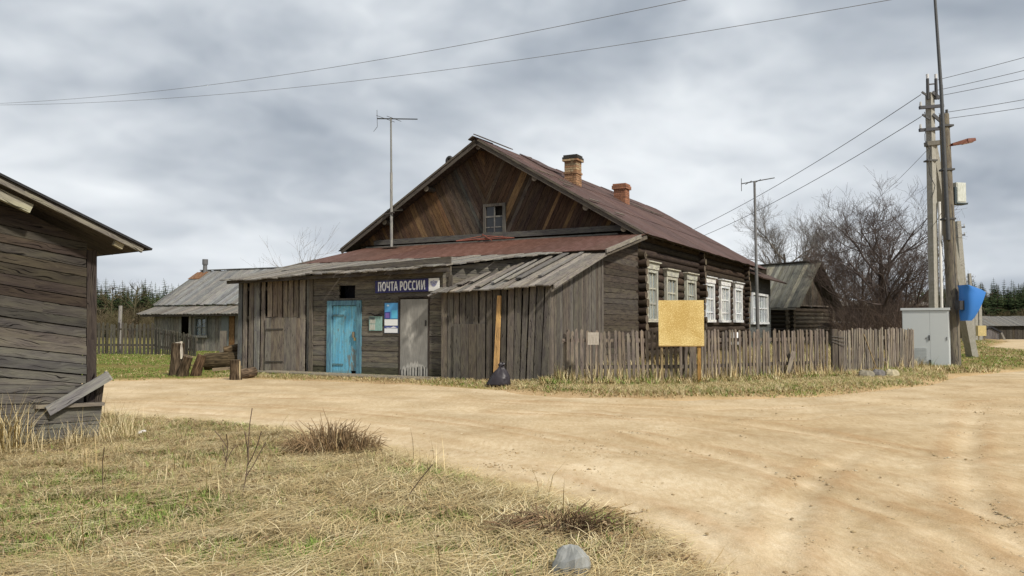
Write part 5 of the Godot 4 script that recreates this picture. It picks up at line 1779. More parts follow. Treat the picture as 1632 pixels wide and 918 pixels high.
func build_utilities() -> void:
	rng.seed = 4000
	# concrete power pole with its strut
	var c := thing("concrete_power_pole", "pale concrete power pole with two crossarms and a leaning strut behind the cabinet", "utility pole", P(14.02, 26.7))
	concrete_pole(c, "shaft", Vector3(0, -0.3, 0), Vector3(0.03, 9.0, 0), 0.23, 0.17, Vector3(0.9, 0, -0.4))
	concrete_pole(c, "strut", Vector3(3.12, -0.3, -3.2), Vector3(0.12, 7.25, -0.15), 0.3, 0.2, Vector3(0.9, 0, -0.4))
	for q in [[8.5, -0.4, 0.42, 0.03], [7.74, -0.42, 0.45, 0.05]]:
		bar(c, "crossarm", Vector3(q[1], q[0] - 0.04, 0.14), Vector3(q[2], q[0] + 0.04, 0.1), Vector3.UP, 0.1, 0.1, Color(0.035, 0.035, 0.04), M.metal)
		insulators(c, Vector3(0, q[0], 0.14), [q[1] + 0.04, q[2] - 0.05])
		bar(c, "hook", Vector3(-0.3, q[0] + 0.5, 0.12), Vector3(-0.06, q[0] + 0.34, 0.12), Vector3.UP, 0.06, 0.05, Color(0.06, 0.06, 0.065), M.metal)
		bar(c, "hook", Vector3(0.05, q[0] + 0.5, 0.12), Vector3(0.3, q[0] + 0.28, 0.12), Vector3.UP, 0.1, 0.06, Color(0.06, 0.06, 0.065), M.metal)
	for x in [-0.1, 0.18]:
		pipe(c, "bracket", Vector3(x, 8.75, 0.12), Vector3(x, 9.45, 0.12), 0.055, 0.05, Color(0.04, 0.04, 0.045), M.metal, 8)
		pipe(c, "insulator", Vector3(x, 9.45, 0.12), Vector3(x, 9.6, 0.12), 0.04, 0.05, Color(0.5, 0.5, 0.5), M.plastic, 8)
	bar(c, "bracket", Vector3(-0.1, 9.25, 0.12), Vector3(0.18, 9.28, 0.12), Vector3.UP, 0.04, 0.04, Color(0.04, 0.04, 0.045), M.metal)
	bar(c, "clamp", Vector3(-0.17, 7.25, 0.05), Vector3(0.3, 7.3, 0.05), Vector3.UP, 0.14, 0.24, Color(0.13, 0.115, 0.09), M.metal)
	bar(c, "clamp", Vector3(-0.16, 6.7, 0.0), Vector3(0.17, 6.7, 0.0), Vector3.UP, 0.05, 0.3, Color(0.09, 0.085, 0.08), M.metal)
	pipe(c, "conduit", Vector3(0.2, -0.1, 0.12), Vector3(0.2, 5.3, 0.12), 0.05, 0.045, Color(0.58, 0.57, 0.54), M.plastic, 10)
	var mb := MB.new()
	var pts := PackedVector3Array()
	var rad := PackedFloat32Array()
	for i in 16:
		pts.append(Vector3(-0.28 + 0.03 * i * 0.6 + 0.06 * sin(i * 1.1), 8.3 - i * 0.19, 0.18 + 0.05 * cos(i * 1.9)))
		rad.append(0.012)
	mb.tube(pts, rad, 5, Color(0.05, 0.05, 0.05))
	put(mb, "cable", M.metal, c)
	mb = MB.new()
	pts = PackedVector3Array()
	rad = PackedFloat32Array()
	for i in 16:
		pts.append(Vector3(0.26 + 0.05 * sin(i * 0.9), 5.3 - i * 0.24, 0.16 + 0.04 * cos(i * 1.3)))
		rad.append(0.011)
	mb.tube(pts, rad, 5, Color(0.06, 0.06, 0.06))
	put(mb, "cable", M.metal, c)

	# wooden pole with the tall thin mast strapped to it
	var w := thing("wooden_pole", "thick old wooden pole with a tall thin metal mast strapped to its side", "utility pole", P(12.42, 22.6))
	var wb := MB.new()
	wb.tube(PackedVector3Array([Vector3(0, -0.3, 0), Vector3(-0.03, 2.0, 0), Vector3(-0.08, 4.6, 0), Vector3(-0.14, 7.2, 0)]), PackedFloat32Array([0.17, 0.16, 0.148, 0.13]), 14, Color(0.18, 0.155, 0.12), true, ruv())
	put(wb, "shaft", M.wood, w)
	pipe(w, "mast", Vector3(-0.17, 3.6, 0.14), Vector3(-0.27, 8.0, 0.12), 0.055, 0.05, Color(0.07, 0.072, 0.08), M.metal)
	pipe(w, "mast", Vector3(-0.27, 7.95, 0.12), Vector3(-0.42, 11.6, 0.1), 0.048, 0.035, Color(0.07, 0.072, 0.08), M.metal)
	for yy in [4.2, 5.6, 6.85]:
		bar(w, "strap", Vector3(-0.27, yy, 0.03), Vector3(0.05, yy, 0.03), Vector3.UP, 0.05, 0.27, Color(0.05, 0.05, 0.05), M.metal)
	pipe(w, "insulator", Vector3(-0.06, 7.15, 0.0), Vector3(-0.06, 7.33, 0.0), 0.03, 0.04, Color(0.05, 0.05, 0.05), M.metal, 8)
	pipe(w, "cable", Vector3(0.02, 0.2, 0.16), Vector3(-0.05, 4.6, 0.14), 0.012, 0.012, Color(0.05, 0.05, 0.05), M.metal, 5)

	var l := thing("street_lamp", "rusty reddish street lamp head jutting to the right from the wooden pole", "street lamp", P(12.42, 22.6) + Vector3(0, 6.3, 0))
	pipe(l, "arm", Vector3(-0.2, -0.06, 0.1), Vector3(0.2, 0.04, 0.12), 0.025, 0.025, Color(0.16, 0.06, 0.04), M.rust, 8)
	mb = MB.new()
	mb.bar(Vector3(0.0, 0.0, 0.12), Vector3(0.42, 0.1, 0.12), Vector3.UP, 0.07, 0.12, ruv(), Color(0.25, 0.125, 0.09), 0.13)
	mb.bar(Vector3(0.42, 0.1, 0.12), Vector3(0.64, 0.14, 0.12), Vector3.UP, 0.13, 0.15, ruv(), Color(0.26, 0.13, 0.095), 0.08)
	put(mb, "lamp_head", M.rust, l)
	mb = MB.new()
	mb.bar(Vector3(0.3, 0.015, 0.12), Vector3(0.58, 0.075, 0.12), Vector3.UP, 0.03, 0.1, ruv(), Color(0.5, 0.4, 0.33))
	put(mb, "lamp_glass", M.plastic, l)

	var mbx := thing("meter_box", "white metal meter box with dark green edges fixed high on the wooden pole", "box", P(12.66, 22.6) + Vector3(0, 4.62, 0.05))
	uv_panel(mbx, "body", Transform3D(Basis(Vector3.UP, 0.25), Vector3.ZERO), -0.12, 0.05, 0.2, 0.62, -0.2, 0.0, Rect2(0, 0, 1, 1), M.paint, Color(0.60, 0.63, 0.60))
	uv_panel(mbx, "door", Transform3D(Basis(Vector3.UP, 0.25), Vector3.ZERO), -0.09, 0.08, 0.18, 0.6, 0.001, 0.012, Rect2(0, 0, 1, 1), M.paint, Color(0.62, 0.65, 0.61))
	uv_panel(mbx, "back_plate", Transform3D(Basis(Vector3.UP, 0.25), Vector3.ZERO), -0.2, 0.0, -0.125, 0.48, -0.18, 0.02, Rect2(0, 0, 1, 1), M.paint, Color(0.045, 0.065, 0.075))
	uv_panel(mbx, "bottom_plate", Transform3D(Basis(Vector3.UP, 0.25), Vector3.ZERO), -0.124, 0.0, 0.23, 0.045, -0.22, 0.03, Rect2(0, 0, 1, 1), M.paint, Color(0.04, 0.055, 0.06))

	# telephone hood: a scoop, open to the right and below
	var hood := thing("telephone_hood", "bright blue plastic telephone hood fixed to the right of the wooden pole", "telephone hood", P(12.45, 22.35) + Vector3(-0.06, 1.33, 0.22))
	mb = MB.new()
	var rows := 14
	var prof := []          # reach of the rim from the back plane at each height
	for j in rows + 1:
		var f := float(j) / rows
		prof.append(0.16 + 0.35 * pow(f / 0.8, 0.8) if f < 0.8 else lerpf(0.51, 0.05, pow((f - 0.8) / 0.2, 1.2)))
	for shell in 2:
		var sh := 0.03 * shell
		var pts2 := []
		for j in rows + 1:
			var f := float(j) / rows
			var half := (0.3 - sh) * sqrt(sin(PI * clampf(0.12 + 0.62 * f, 0, 1)))
			var row := []
			for i in 25:
				var u := i / 24.0 * 2.0 - 1.0
				# each level is a bow: from the near rim back round to the far rim
				row.append(Vector3(lerpf(prof[j], sh, sqrt(clampf(1.0 - pow(absf(u), 2.4), 0.0, 1.0))), 0.98 * f, half * sin(u * PI / 2.0)))
			pts2.append(row)
		mb.grid(pts2, Vector3(0.6, 0.6, 0), Color(0.035, 0.17, 0.50), shell == 1)
	# the sloping roof of the scoop, from rim to rim
	for j in range(int(rows * 0.78), rows):
		var f0 := float(j) / rows
		var f1 := float(j + 1) / rows
		var h0 := 0.3 * sqrt(sin(PI * (0.12 + 0.62 * f0)))
		var h1 := 0.3 * sqrt(sin(PI * (0.12 + 0.62 * f1)))
		mb.quad([Vector3(prof[j], 0.98 * f0, -h0), Vector3(prof[j], 0.98 * f0, h0), Vector3(prof[j + 1], 0.98 * f1, h1), Vector3(prof[j + 1], 0.98 * f1, -h1)], Vector3.UP, [Vector2.ZERO, Vector2.ZERO, Vector2.ZERO, Vector2.ZERO], Color(0.035, 0.17, 0.50))
	put(mb, "shell", M.hood, hood)
	uv_panel(hood, "bracket", Transform3D.IDENTITY, -0.12, 0.3, 0.02, 0.55, -0.12, 0.12, Rect2(0, 0, 1, 1), M.metal, Color(0.03, 0.03, 0.035))
	uv_panel(hood, "telephone", Transform3D.IDENTITY, 0.04, 0.25, 0.2, 0.7, -0.13, 0.13, Rect2(0, 0, 1, 1), M.metal, Color(0.12, 0.13, 0.15))

	# grey equipment cabinet
	var cb := thing("equipment_cabinet", "tall light grey two-door metal equipment cabinet between fence and wooden pole", "cabinet", P(11.62, 22.5), -0.66)
	cb.rotation.y = -0.58
	cb.scale = Vector3(0.84, 0.965, 0.85)
	cb.position += Vector3(-0.06, 0, 0)
	var g := Color(0.47, 0.50, 0.505)
	uv_panel(cb, "plinth", Transform3D.IDENTITY, -0.66, -0.1, 0.66, 0.075, -0.5, -0.02, Rect2(0, 0, 1, 1), M.stone, Color(0.12, 0.12, 0.12))
	uv_panel(cb, "body", Transform3D.IDENTITY, -0.69, 0.075, 0.69, 1.69, -0.55, 0.0, Rect2(0, 0, 1, 1), M.enamel, g)
	uv_panel(cb, "lid", Transform3D.IDENTITY, -0.73, 1.692, 0.73, 1.76, -0.6, 0.05, Rect2(0, 0, 1, 1), M.enamel, g * 1.05)
	for i in 2:
		var d := part("door", cb)
		var x0 := -0.675 if i == 0 else 0.143
		var x1 := 0.137 if i == 0 else 0.675
		uv_panel(d, "panel", Transform3D.IDENTITY, x0, 0.1, x1, 1.67, 0.003, 0.02, Rect2(0, 0, 1, 1), M.enamel, g)
		if i == 0:
			for r in 10:
				for q in 9:
					uv_panel(d, "louvre", Transform3D.IDENTITY, x0 + 0.08 + q * 0.072, 0.2 + r * 0.042, x0 + 0.135 + q * 0.072, 0.222 + r * 0.042, 0.021, 0.029, Rect2(0, 0, 1, 1), M.enamel, g * 0.92)
			uv_panel(d, "lock_plate", Transform3D.IDENTITY, 0.0, 0.86, 0.04, 0.9, 0.021, 0.027, Rect2(0, 0, 1, 1), M.metal, Color(0.2, 0.2, 0.21))
			uv_panel(d, "handle", Transform3D.IDENTITY, 0.1, 0.82, 0.132, 0.97, 0.021, 0.045, Rect2(0, 0, 1, 1), M.metal, Color(0.025, 0.025, 0.03))
		else:
			uv_panel(d, "hinge", Transform3D.IDENTITY, x1 - 0.05, 0.83, x1 - 0.03, 0.93, 0.021, 0.035, Rect2(0, 0, 1, 1), M.metal, Color(0.15, 0.15, 0.16))
	uv_panel(cb, "cable_duct", Transform3D.IDENTITY, 0.1, -0.02, 0.16, 0.26, 0.022, 0.06, Rect2(0, 0, 1, 1), M.metal, Color(0.05, 0.05, 0.055))

	# wires
	wire_through("power_line", "upper of two long wires crossing the sky above the roof", Vector3(-19.34, 9.64, -30), Vector3(-5.45, 7.83, -20.5), Vector3(2.95, 6.79, -13.3), "long wires across the sky")
	wire_through("power_line", "lower of two long wires crossing the sky above the roof", Vector3(-19.34, 9.58, -30), Vector3(-2.78, 7.59, -20), Vector3(6.38, 6.79, -13.3), "long wires across the sky")
	var pole := Vector3(14.02, 0, -26.7)
	for q in [[9.5, 25.0, 12.0, "topmost"], [9.15, 25.0, 11.3, "second"], [8.95, 25.0, 10.75, "third"], [8.36, 25.0, 9.75, "fourth"], [8.15, 25.0, 9.3, "lowest"]]:
		wire("power_line", "%s of five wires leaving the concrete pole towards the right" % q[3], pole + Vector3(0.25, q[0], 0.1), Vector3(q[1], q[2], -20.0), 0.25, 0.009, "wires to the right of the concrete pole")
	wire("service_wire", "upper of two wires from the concrete pole down behind the roof", pole + Vector3(-0.32, 9.0, 0.1), Vector3(8.6, 5.9, -46), 0.35, 0.012, "wires down to the house")
	wire("service_wire", "lower of two wires from the concrete pole down behind the roof", pole + Vector3(-0.32, 8.26, 0.1), Vector3(9.3, 5.7, -46), 0.35, 0.012, "wires down to the house")
	wire("service_wire", "faint thin wire sloping from the concrete pole towards the bare trees", pole + Vector3(-0.1, 7.15, 0.0), Vector3(20.5, 7.3, -52), 0.4, 0.007, "")
	wire("service_wire", "thin cable from the wooden pole across to the bare bushes", Vector3(12.3, 4.75, -22.6), Vector3(18.6, 5.9, -38), 0.7, 0.008, "")

	# poles down the side road
	for q in [[31.65, 56.0, 8.4, -0.45, 0.2, "concrete pole with two crossarms beyond the blue hood, the nearer one"], [56.8, 99.0, 8.4, -0.35, 0.22, "most distant concrete pole with two crossarms beyond the blue hood"]]:
		var o := thing("distant_pole", q[5], "utility pole", P(q[0], q[1]), 0.0, "poles along the side road")
		concrete_pole(o, "shaft", Vector3(0, -0.2, 0), Vector3(q[3], q[2], 0), 0.42, 0.26, Vector3.RIGHT)
		concrete_pole(o, "strut", Vector3(0.9, -0.2, -1.5), Vector3(q[3] * 0.8, q[2] * 0.75, -0.1), 0.3, 0.22, Vector3.RIGHT)
		for k in 2:
			var yy: float = q[2] - 0.45 - 0.55 * k
			bar(o, "crossarm", Vector3(q[3] - 0.42, yy, 0.15), Vector3(q[3] + 0.42, yy + 0.02, 0.15), Vector3.UP, 0.09, 0.09, Color(0.05, 0.05, 0.055), M.metal)
			insulators(o, Vector3(q[3], yy + 0.05, 0.15), [-0.38, 0.38])
	for q in [[33.2, 58.0, 2.6, "left pale post behind the blue hood"], [34.6, 60.0, 2.1, "middle and shortest pale post behind the blue hood"], [35.2, 60.5, 2.7, "right pale post behind the blue hood"]]:
		var o := thing("roadside_post", q[3], "post", P(q[0], q[1]), 0.0, "pale posts behind the blue hood")
		concrete_pole(o, "shaft", Vector3(0, -0.2, 0), Vector3(0.02, q[2], 0), 0.24, 0.2, Vector3.RIGHT)
	var yb := thing("yellow_box", "small pale yellow box on legs beside the far posts", "box", P(34.2, 58.5))
	uv_panel(yb, "box", Transform3D.IDENTITY, -0.3, 0.35, 0.3, 1.1, -0.3, 0.0, Rect2(0, 0, 1, 1), M.paint, Color(0.62, 0.50, 0.24))
	for x in [-0.22, 0.22]:
		bar(yb, "leg", Vector3(x, -0.1, -0.1), Vector3(x, 0.36, -0.1), Vector3.RIGHT, 0.06, 0.06, Color(0.3, 0.25, 0.15))

# ------------------------------------------------------------------ the shed at the left edge
func build_left_shed() -> void:
	rng.seed = 5000
	var o := thing("plank_outbuilding", "dark sagging plank shed cut by the left edge of the picture", "shed", Vector3(-4.39, 0, -8.504), 0.8931)
	var top := func(x: float) -> float: return 2.29 - 0.41 * x
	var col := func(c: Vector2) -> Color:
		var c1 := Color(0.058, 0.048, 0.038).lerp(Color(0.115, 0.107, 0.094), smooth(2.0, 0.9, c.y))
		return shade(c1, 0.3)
	# level-but-sagging boards
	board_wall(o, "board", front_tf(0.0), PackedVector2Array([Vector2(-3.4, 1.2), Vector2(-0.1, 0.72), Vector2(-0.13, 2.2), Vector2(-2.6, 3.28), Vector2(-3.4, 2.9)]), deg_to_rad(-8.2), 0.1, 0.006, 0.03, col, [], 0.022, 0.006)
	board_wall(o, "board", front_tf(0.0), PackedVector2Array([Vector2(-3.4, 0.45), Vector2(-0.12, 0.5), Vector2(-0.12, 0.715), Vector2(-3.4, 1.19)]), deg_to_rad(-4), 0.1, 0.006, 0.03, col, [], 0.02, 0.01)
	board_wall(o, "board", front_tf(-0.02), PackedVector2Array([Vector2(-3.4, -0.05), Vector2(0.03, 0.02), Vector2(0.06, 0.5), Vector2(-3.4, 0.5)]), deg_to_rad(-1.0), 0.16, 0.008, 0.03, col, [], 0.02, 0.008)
	# broken corner: post, dark gap, ledge
	bar(o, "corner_post", Vector3(-0.02, -0.05, -0.06), Vector3(-0.06, 2.12, -0.06), Vector3.RIGHT, 0.1, 0.09, Color(0.06, 0.05, 0.04))
	bar(o, "ledge", Vector3(-0.6, 0.52, 0.03), Vector3(0.06, 0.5, 0.05), Vector3(0, 0, 1), 0.08, 0.035, Color(0.2, 0.175, 0.14))
	bar(o, "stub", Vector3(0.03, 0.5, -0.02), Vector3(0.06, 0.78, -0.02), Vector3.RIGHT, 0.07, 0.05, Color(0.08, 0.065, 0.05))
	# other walls, out of sight
	var mb := MB.new()
	mb.box(Vector3(-0.16, 0.0, -3.6), Vector3(-0.1, 2.1, -0.1), ruv(), Color(0.08, 0.065, 0.05))
	mb.box(Vector3(-5.2, 0.0, -3.6), Vector3(-0.17, 2.1, -3.54), ruv(), Color(0.08, 0.065, 0.05))
	mb.box(Vector3(-5.2, 0.0, -3.5), Vector3(-5.14, 2.1, -0.1), ruv(), Color(0.08, 0.065, 0.05))
	mb.box(Vector3(-5.1, 0.0, -0.1), Vector3(-3.41, 2.2, -0.04), ruv(), Color(0.08, 0.065, 0.05))
	put(mb, "plain_wall", M.wood, o)
	# roof: boards under black felt, with a pale rake board
	var rf := part("roof", o)
	var sl := 3.4
	var cs := cos(atan(0.41))
	var sn := sin(atan(0.41))
	for sg in 2:
		var tf := Transform3D(Basis(Vector3(0, 0, -1), Vector3(-cs, sn, 0), Vector3(sn, cs, 0)), Vector3(0.36, 2.165, 0.3)) if sg == 0 else Transform3D(Basis(Vector3(0, 0, 1), Vector3(cs, sn, 0), Vector3(-sn, cs, 0)), Vector3(-5.94, 2.165, -3.9))
		var x := 0.0
		while x < 4.2:
			var w := minf(R(0.16, 0.24), 4.2 - x)
			mb = MB.new()
			mb.slab(quadp(x, R(-0.02, 0.03), x + w - 0.006, R(-0.02, 0.03), x + w - 0.006, sl, x, sl), tf, -0.04, -0.012, Vector2.DOWN, ruv(), shade(Color(0.09, 0.075, 0.06), 0.2))
			put(mb, "roof_board", M.wood, rf)
			x += w
		mb = MB.new()
		mb.slab(quadp(-0.03, -0.06, 4.22, -0.05, 4.22, sl, -0.03, sl), tf, -0.01, 0.012, Vector2.DOWN, ruv(), Color(0.045, 0.045, 0.048))
		put(mb, "felt", M.stone, rf)
		bar(rf, "rake_board", tf * Vector3(0.0 if sg == 0 else 4.2, 0.02, -0.055), tf * Vector3(0.0 if sg == 0 else 4.2, sl, -0.055), tf.basis.z, 0.042, 0.03, Color(0.21, 0.19, 0.155))
	bar(rf, "purlin_end", Vector3(0.05, 2.2, 0.24), Vector3(0.14, 2.16, 0.24), Vector3.UP, 0.07, 0.05, Color(0.42, 0.37, 0.25))
	bar(rf, "purlin_end", Vector3(-1.1, 2.6, 0.22), Vector3(-0.75, 2.46, 0.22), Vector3.UP, 0.09, 0.06, Color(0.36, 0.34, 0.25))
	# plank nailed aslant over the broken corner
	var p := thing("slanting_plank", "loose grey plank fixed aslant across the broken corner of the left shed", "plank", Vector3(-4.39, 0, -8.504), 0.8931)
	bar(p, "plank", Vector3(-0.5, 0.47, 0.09), Vector3(0.085, 0.79, 0.1), Vector3.UP, 0.1, 0.03, Color(0.22, 0.215, 0.20))
	bar(p, "end_block", Vector3(0.085, 0.79, 0.085), Vector3(0.1, 0.8, 0.085), Vector3.UP, 0.1, 0.06, Color(0.28, 0.27, 0.25))
	# sticks on the ground under it
	for q in [[-0.55, 0.28, 0.15, 0.2, "longer weathered stick lying at the foot of the left shed"], [-0.75, 0.42, -0.1, 0.45, "shorter weathered stick lying at the foot of the left shed"]]:
		var t := thing("fallen_stick", q[4], "stick", Vector3(-4.39, 0, -8.504), 0.8931, "sticks by the left shed")
		var a := Vector3(q[0], 0.13, q[1])
		pipe(t, "stick", a, Vector3(q[2], 0.1, q[3]), 0.02, 0.016, Color(0.22, 0.18, 0.13), M.bark, 7)

# ------------------------------------------------------------------ the left-hand yard: house, fences, stumps
func build_left_yard() -> void:
	rng.seed = 6000
	var h := thing("grey_cottage", "low old cottage with grey board roof and small metal flue left of the log house", "house", Vector3(-16.78, 0, -38.5), YAW)
	var wall := part("front_wall", h)
	var wc := func(c: Vector2) -> Color: return shade(Color(0.23, 0.21, 0.175), 0.25)
	board_wall(wall, "board", front_tf(-0.45), quadp(0.08, -0.1, 9.0, -0.1, 9.0, 1.9, 0.08, 1.84), PI / 2, 0.2, 0.012, 0.03, wc, [rect(1.92, -0.2, 2.5, 1.68), rect(2.95, 0.75, 3.65, 1.6)], 0.02)
	var mb := MB.new()
	mb.box(Vector3(1.7, 0, -0.5), Vector3(2.7, 1.75, -0.45), ruv(), Color(0.02, 0.018, 0.016))
	put(mb, "dark_doorway", M.wood, h)
	bar(h, "door_jamb", Vector3(2.57, -0.1, 0.49), Vector3(2.57, 1.68, 0.49), Vector3.RIGHT, 0.14, 0.05, Color(0.33, 0.31, 0.26))
	window_(h, front_tf(-0.47), 2.9, 0.7, 3.7, 1.65, 2, [0.5], Color(0.2, 0.2, 0.18), 0.0, 0.0, 0.08)
	uv_panel(h, "painted_panel", front_tf(-0.5), 4.6, 0.3, 5.05, 1.7, -0.02, 0.0, Rect2(0, 0, 1, 1), M.paint, Color(0.20, 0.22, 0.22))
	uv_panel(h, "rust_panel", front_tf(-0.5), 5.08, 0.2, 5.4, 1.7, -0.02, 0.0, Rect2(0, 0, 1, 1), M.rust, Color(0.27, 0.17, 0.07))
	mb = MB.new()
	mb.box(Vector3(0.3, 0, -5.6), Vector3(9.0, 2.3, -5.5), ruv(), Color(0.1, 0.09, 0.07))
	mb.box(Vector3(0.1, 0, -5.5), Vector3(0.2, 1.8, 0.4), ruv(), Color(0.12, 0.105, 0.085))
	mb.box(Vector3(8.9, 0, -5.5), Vector3(9.0, 1.8, 0.4), ruv(), Color(0.12, 0.105, 0.085))
	put(mb, "plain_wall", M.wood, h)
	var rf := part("roof", h)
	var x := 0.0
	var grey := Color(0.225, 0.22, 0.205)
	while x < 9.4:
		var w := R(0.2, 0.27)
		bar(rf, "board", Vector3(x - 0.55 + 0.2 * smooth(1.2, 0.0, x), 2.2 + R(-0.02, 0.02), 0.05), Vector3(x - 0.35, 4.0 + R(-0.02, 0.02), -2.75), Vector3.RIGHT, w, 0.04, shade(grey, 0.22))
		x += w
	# the far slope and the hipped end, out of sight
	mb = MB.new()
	mb.flat(Vector3(-0.45, 3.97, -2.78), Vector3(9.2, 3.97, -2.78), Vector3(9.2, 2.2, -6.0), Vector3(0, 1, -1), ruv(), ruv(), ruv(), grey)
	mb.flat(Vector3(-0.45, 3.97, -2.78), Vector3(9.2, 2.2, -6.0), Vector3(-0.9, 2.2, -6.0), Vector3(0, 1, -1), ruv(), ruv(), ruv(), grey)
	put(mb, "far_slope", M.wood, rf)
	bar(rf, "verge_board", Vector3(-0.5, 2.18, 0.06), Vector3(-0.46, 4.0, -2.8), Vector3.UP, 0.16, 0.04, Color(0.17, 0.165, 0.15))
	bar(rf, "ridge_board", Vector3(-0.55, 4.06, -2.78), Vector3(9.2, 4.0, -2.78), Vector3(0, 0, 1), 0.25, 0.04, shade(grey, 0.2))
	x = -0.5
	while x < 8.8:
		var w := R(0.18, 0.26)
		bar(rf, "porch_board", Vector3(x, 1.76 + R(-0.015, 0.015), 0.95), Vector3(x + 0.2, 2.14 + R(-0.015, 0.015), -0.05), Vector3.RIGHT, w, 0.035, shade(Color(0.20, 0.185, 0.16), 0.2))
		x += w
	bar(rf, "porch_beam", Vector3(-0.4, 1.7, 0.85), Vector3(8.6, 1.72, 0.85), Vector3.UP, 0.1, 0.08, Color(0.1, 0.085, 0.07))
	var fl := part("flue", h)
	pipe(fl, "pipe", Vector3(-0.1, 3.8, -2.6), Vector3(-0.1, 4.4, -2.6), 0.11, 0.1, Color(0.16, 0.16, 0.165), M.metal)
	pipe(fl, "cap", Vector3(-0.1, 4.32, -2.6), Vector3(-0.1, 4.6, -2.6), 0.14, 0.14, Color(0.14, 0.14, 0.15), M.metal)
	uv_panel(h, "rusty_flashing", Transform3D(Basis(Vector3.RIGHT, Vector3(0, 0.54, -0.84), Vector3(0, 0.84, 0.54)), Vector3(-0.3, 3.6, -2.1)), -0.35, -0.1, 0.45, 0.6, 0.02, 0.04, Rect2(0, 0, 1, 1), M.rust, Color(0.27, 0.16, 0.08))

	var g := Color(0.10, 0.09, 0.07)
	fence("picket_fence", "weathered picket fence across the green plot, its left taller run", [Vector2(-21.5, 33.6), Vector2(-14.5, 32.6)], 0.165, 0.1, func(x): return 1.28, true, g, 0.03, 2.4)
	fence("picket_fence", "weathered picket fence beside the cut stumps, dropping to the right", [Vector2(-14.4, 32.5), Vector2(-12.0, 30.6)], 0.15, 0.095, func(x): return 1.1 - (x + 14.4) * 0.13, true, g, 0.03, 2.0)
	var p := thing("grey_post", "tall bare grey post standing beyond the left picket fence", "post", P(-16.4, 33.6))
	log_(p, "shaft", Vector3(0, -0.1, 0), Vector3(0.03, 2.0, 0), 0.075, Color(0.3, 0.28, 0.25))
	p = thing("short_post", "leaning grey post with a string tied round it beside the left shed", "post", P(-10.6, 20.4))
	log_(p, "shaft", Vector3(0.02, -0.1, 0), Vector3(-0.06, 0.95, 0), 0.07, Color(0.2, 0.185, 0.155))
	pipe(p, "string", Vector3(-0.13, 0.72, 0.05), Vector3(0.05, 0.7, 0.06), 0.012, 0.012, Color(0.42, 0.34, 0.14), M.cloth, 5)
	p = thing("broad_post", "broad stub of a post in the grass behind the woodpile", "post", P(-9.7, 27.0))
	bar(p, "shaft", Vector3(0, -0.1, 0), Vector3(0.02, 1.02, 0), Vector3.RIGHT, 0.2, 0.12, Color(0.17, 0.15, 0.125))

	# stumps and logs
	var barkc := Color(0.155, 0.125, 0.09)
	var stumps := [
		[-8.5, 20.45, 0.17, 0.82, 0.02, 0.0, "tall upright stump with torn white wood on its right side"],
		[-8.22, 20.1, 0.13, 0.5, 0.16, 0.05, "short grey log leaning to the right against the other stumps"],
		[-7.95, 20.25, 0.12, 0.52, 0.14, -0.05, "reddish stump between leaning log and long lying log"],
		[-6.56, 19.15, 0.13, 0.47, -0.02, 0.0, "cut upright stump at the left corner of the slatted store"],
	]
	for q in stumps:
		var t := thing("tree_stump", q[6], "stump", P(q[0], q[1]), 0.0, "stumps and logs by the slatted store")
		var mb2 := MB.new()
		mb2.tube(PackedVector3Array([Vector3(0, -0.05, 0), Vector3(q[4] * 0.3, q[3] * 0.35, q[5] * 0.3), Vector3(q[4], q[3], q[5])]), PackedFloat32Array([q[2] * 1.2, q[2], q[2] * 0.92]), 12, shade(barkc if q[0] != -7.95 else Color(0.17, 0.12, 0.08), 0.1), true, ruv(), Color(0.25, 0.2, 0.14))
		put(mb2, "trunk", M.bark, t)
		if q[3] > 0.7:
			bar(t, "torn_wood", Vector3(q[2] * 0.95, 0.42, 0.1), Vector3(q[2] * 0.72, 0.86, 0.07), Vector3.RIGHT, 0.045, 0.06, Color(0.62, 0.56, 0.45))
			bar(t, "torn_wood", Vector3(-0.02, 0.82, 0.02), Vector3(0.07, 0.835, 0.02), Vector3.UP, 0.03, 0.1, Color(0.45, 0.40, 0.33))
		elif q[0] > -7.0:
			bar(t, "torn_wood", Vector3(q[2] * 0.9, 0.0, 0.06), Vector3(q[2] * 0.85, 0.44, 0.06), Vector3.RIGHT, 0.025, 0.04, Color(0.45, 0.36, 0.22))
	var lg := thing("lying_log", "thick dark log lying between the stumps, mossy on top", "log", P(-7.95, 22.9), 0.0, "stumps and logs by the slatted store")
	mb = MB.new()
	mb.tube(PackedVector3Array([Vector3(-0.75, 0.24, 0.1), Vector3(-0.1, 0.27, 0), Vector3(0.7, 0.32, -0.3)]), PackedFloat32Array([0.23, 0.25, 0.24]), 14, Color(0.12, 0.095, 0.06), true, ruv(), Color(0.22, 0.16, 0.1))
	put(mb, "trunk", M.bark, lg)
	lg = thing("lying_log", "second log lying crosswise on top of the thick dark log", "log", P(-7.75, 23.1), 0.0, "stumps and logs by the slatted store")
	mb = MB.new()
	mb.tube(PackedVector3Array([Vector3(-0.45, 0.56, 0.2), Vector3(0.0, 0.62, 0), Vector3(0.5, 0.72, -0.2)]), PackedFloat32Array([0.1, 0.14, 0.15]), 12, Color(0.17, 0.13, 0.085), true, ruv(), Color(0.28, 0.2, 0.12))
	put(mb, "trunk", M.bark, lg)
	lg = thing("split_billet", "thin split billet lying in the grass before the thick dark log", "log", P(-7.6, 21.6), 0.0, "stumps and logs by the slatted store")
	bar(lg, "billet", Vector3(-0.4, 0.08, 0.05), Vector3(0.35, 0.14, 0.0), Vector3.UP, 0.08, 0.1, Color(0.26, 0.2, 0.13))
	lg = thing("round_billet", "short round log lying end-on at the foot of the slatted store", "log", P(-6.5, 19.75), 0.0, "stumps and logs by the slatted store")
	mb = MB.new()
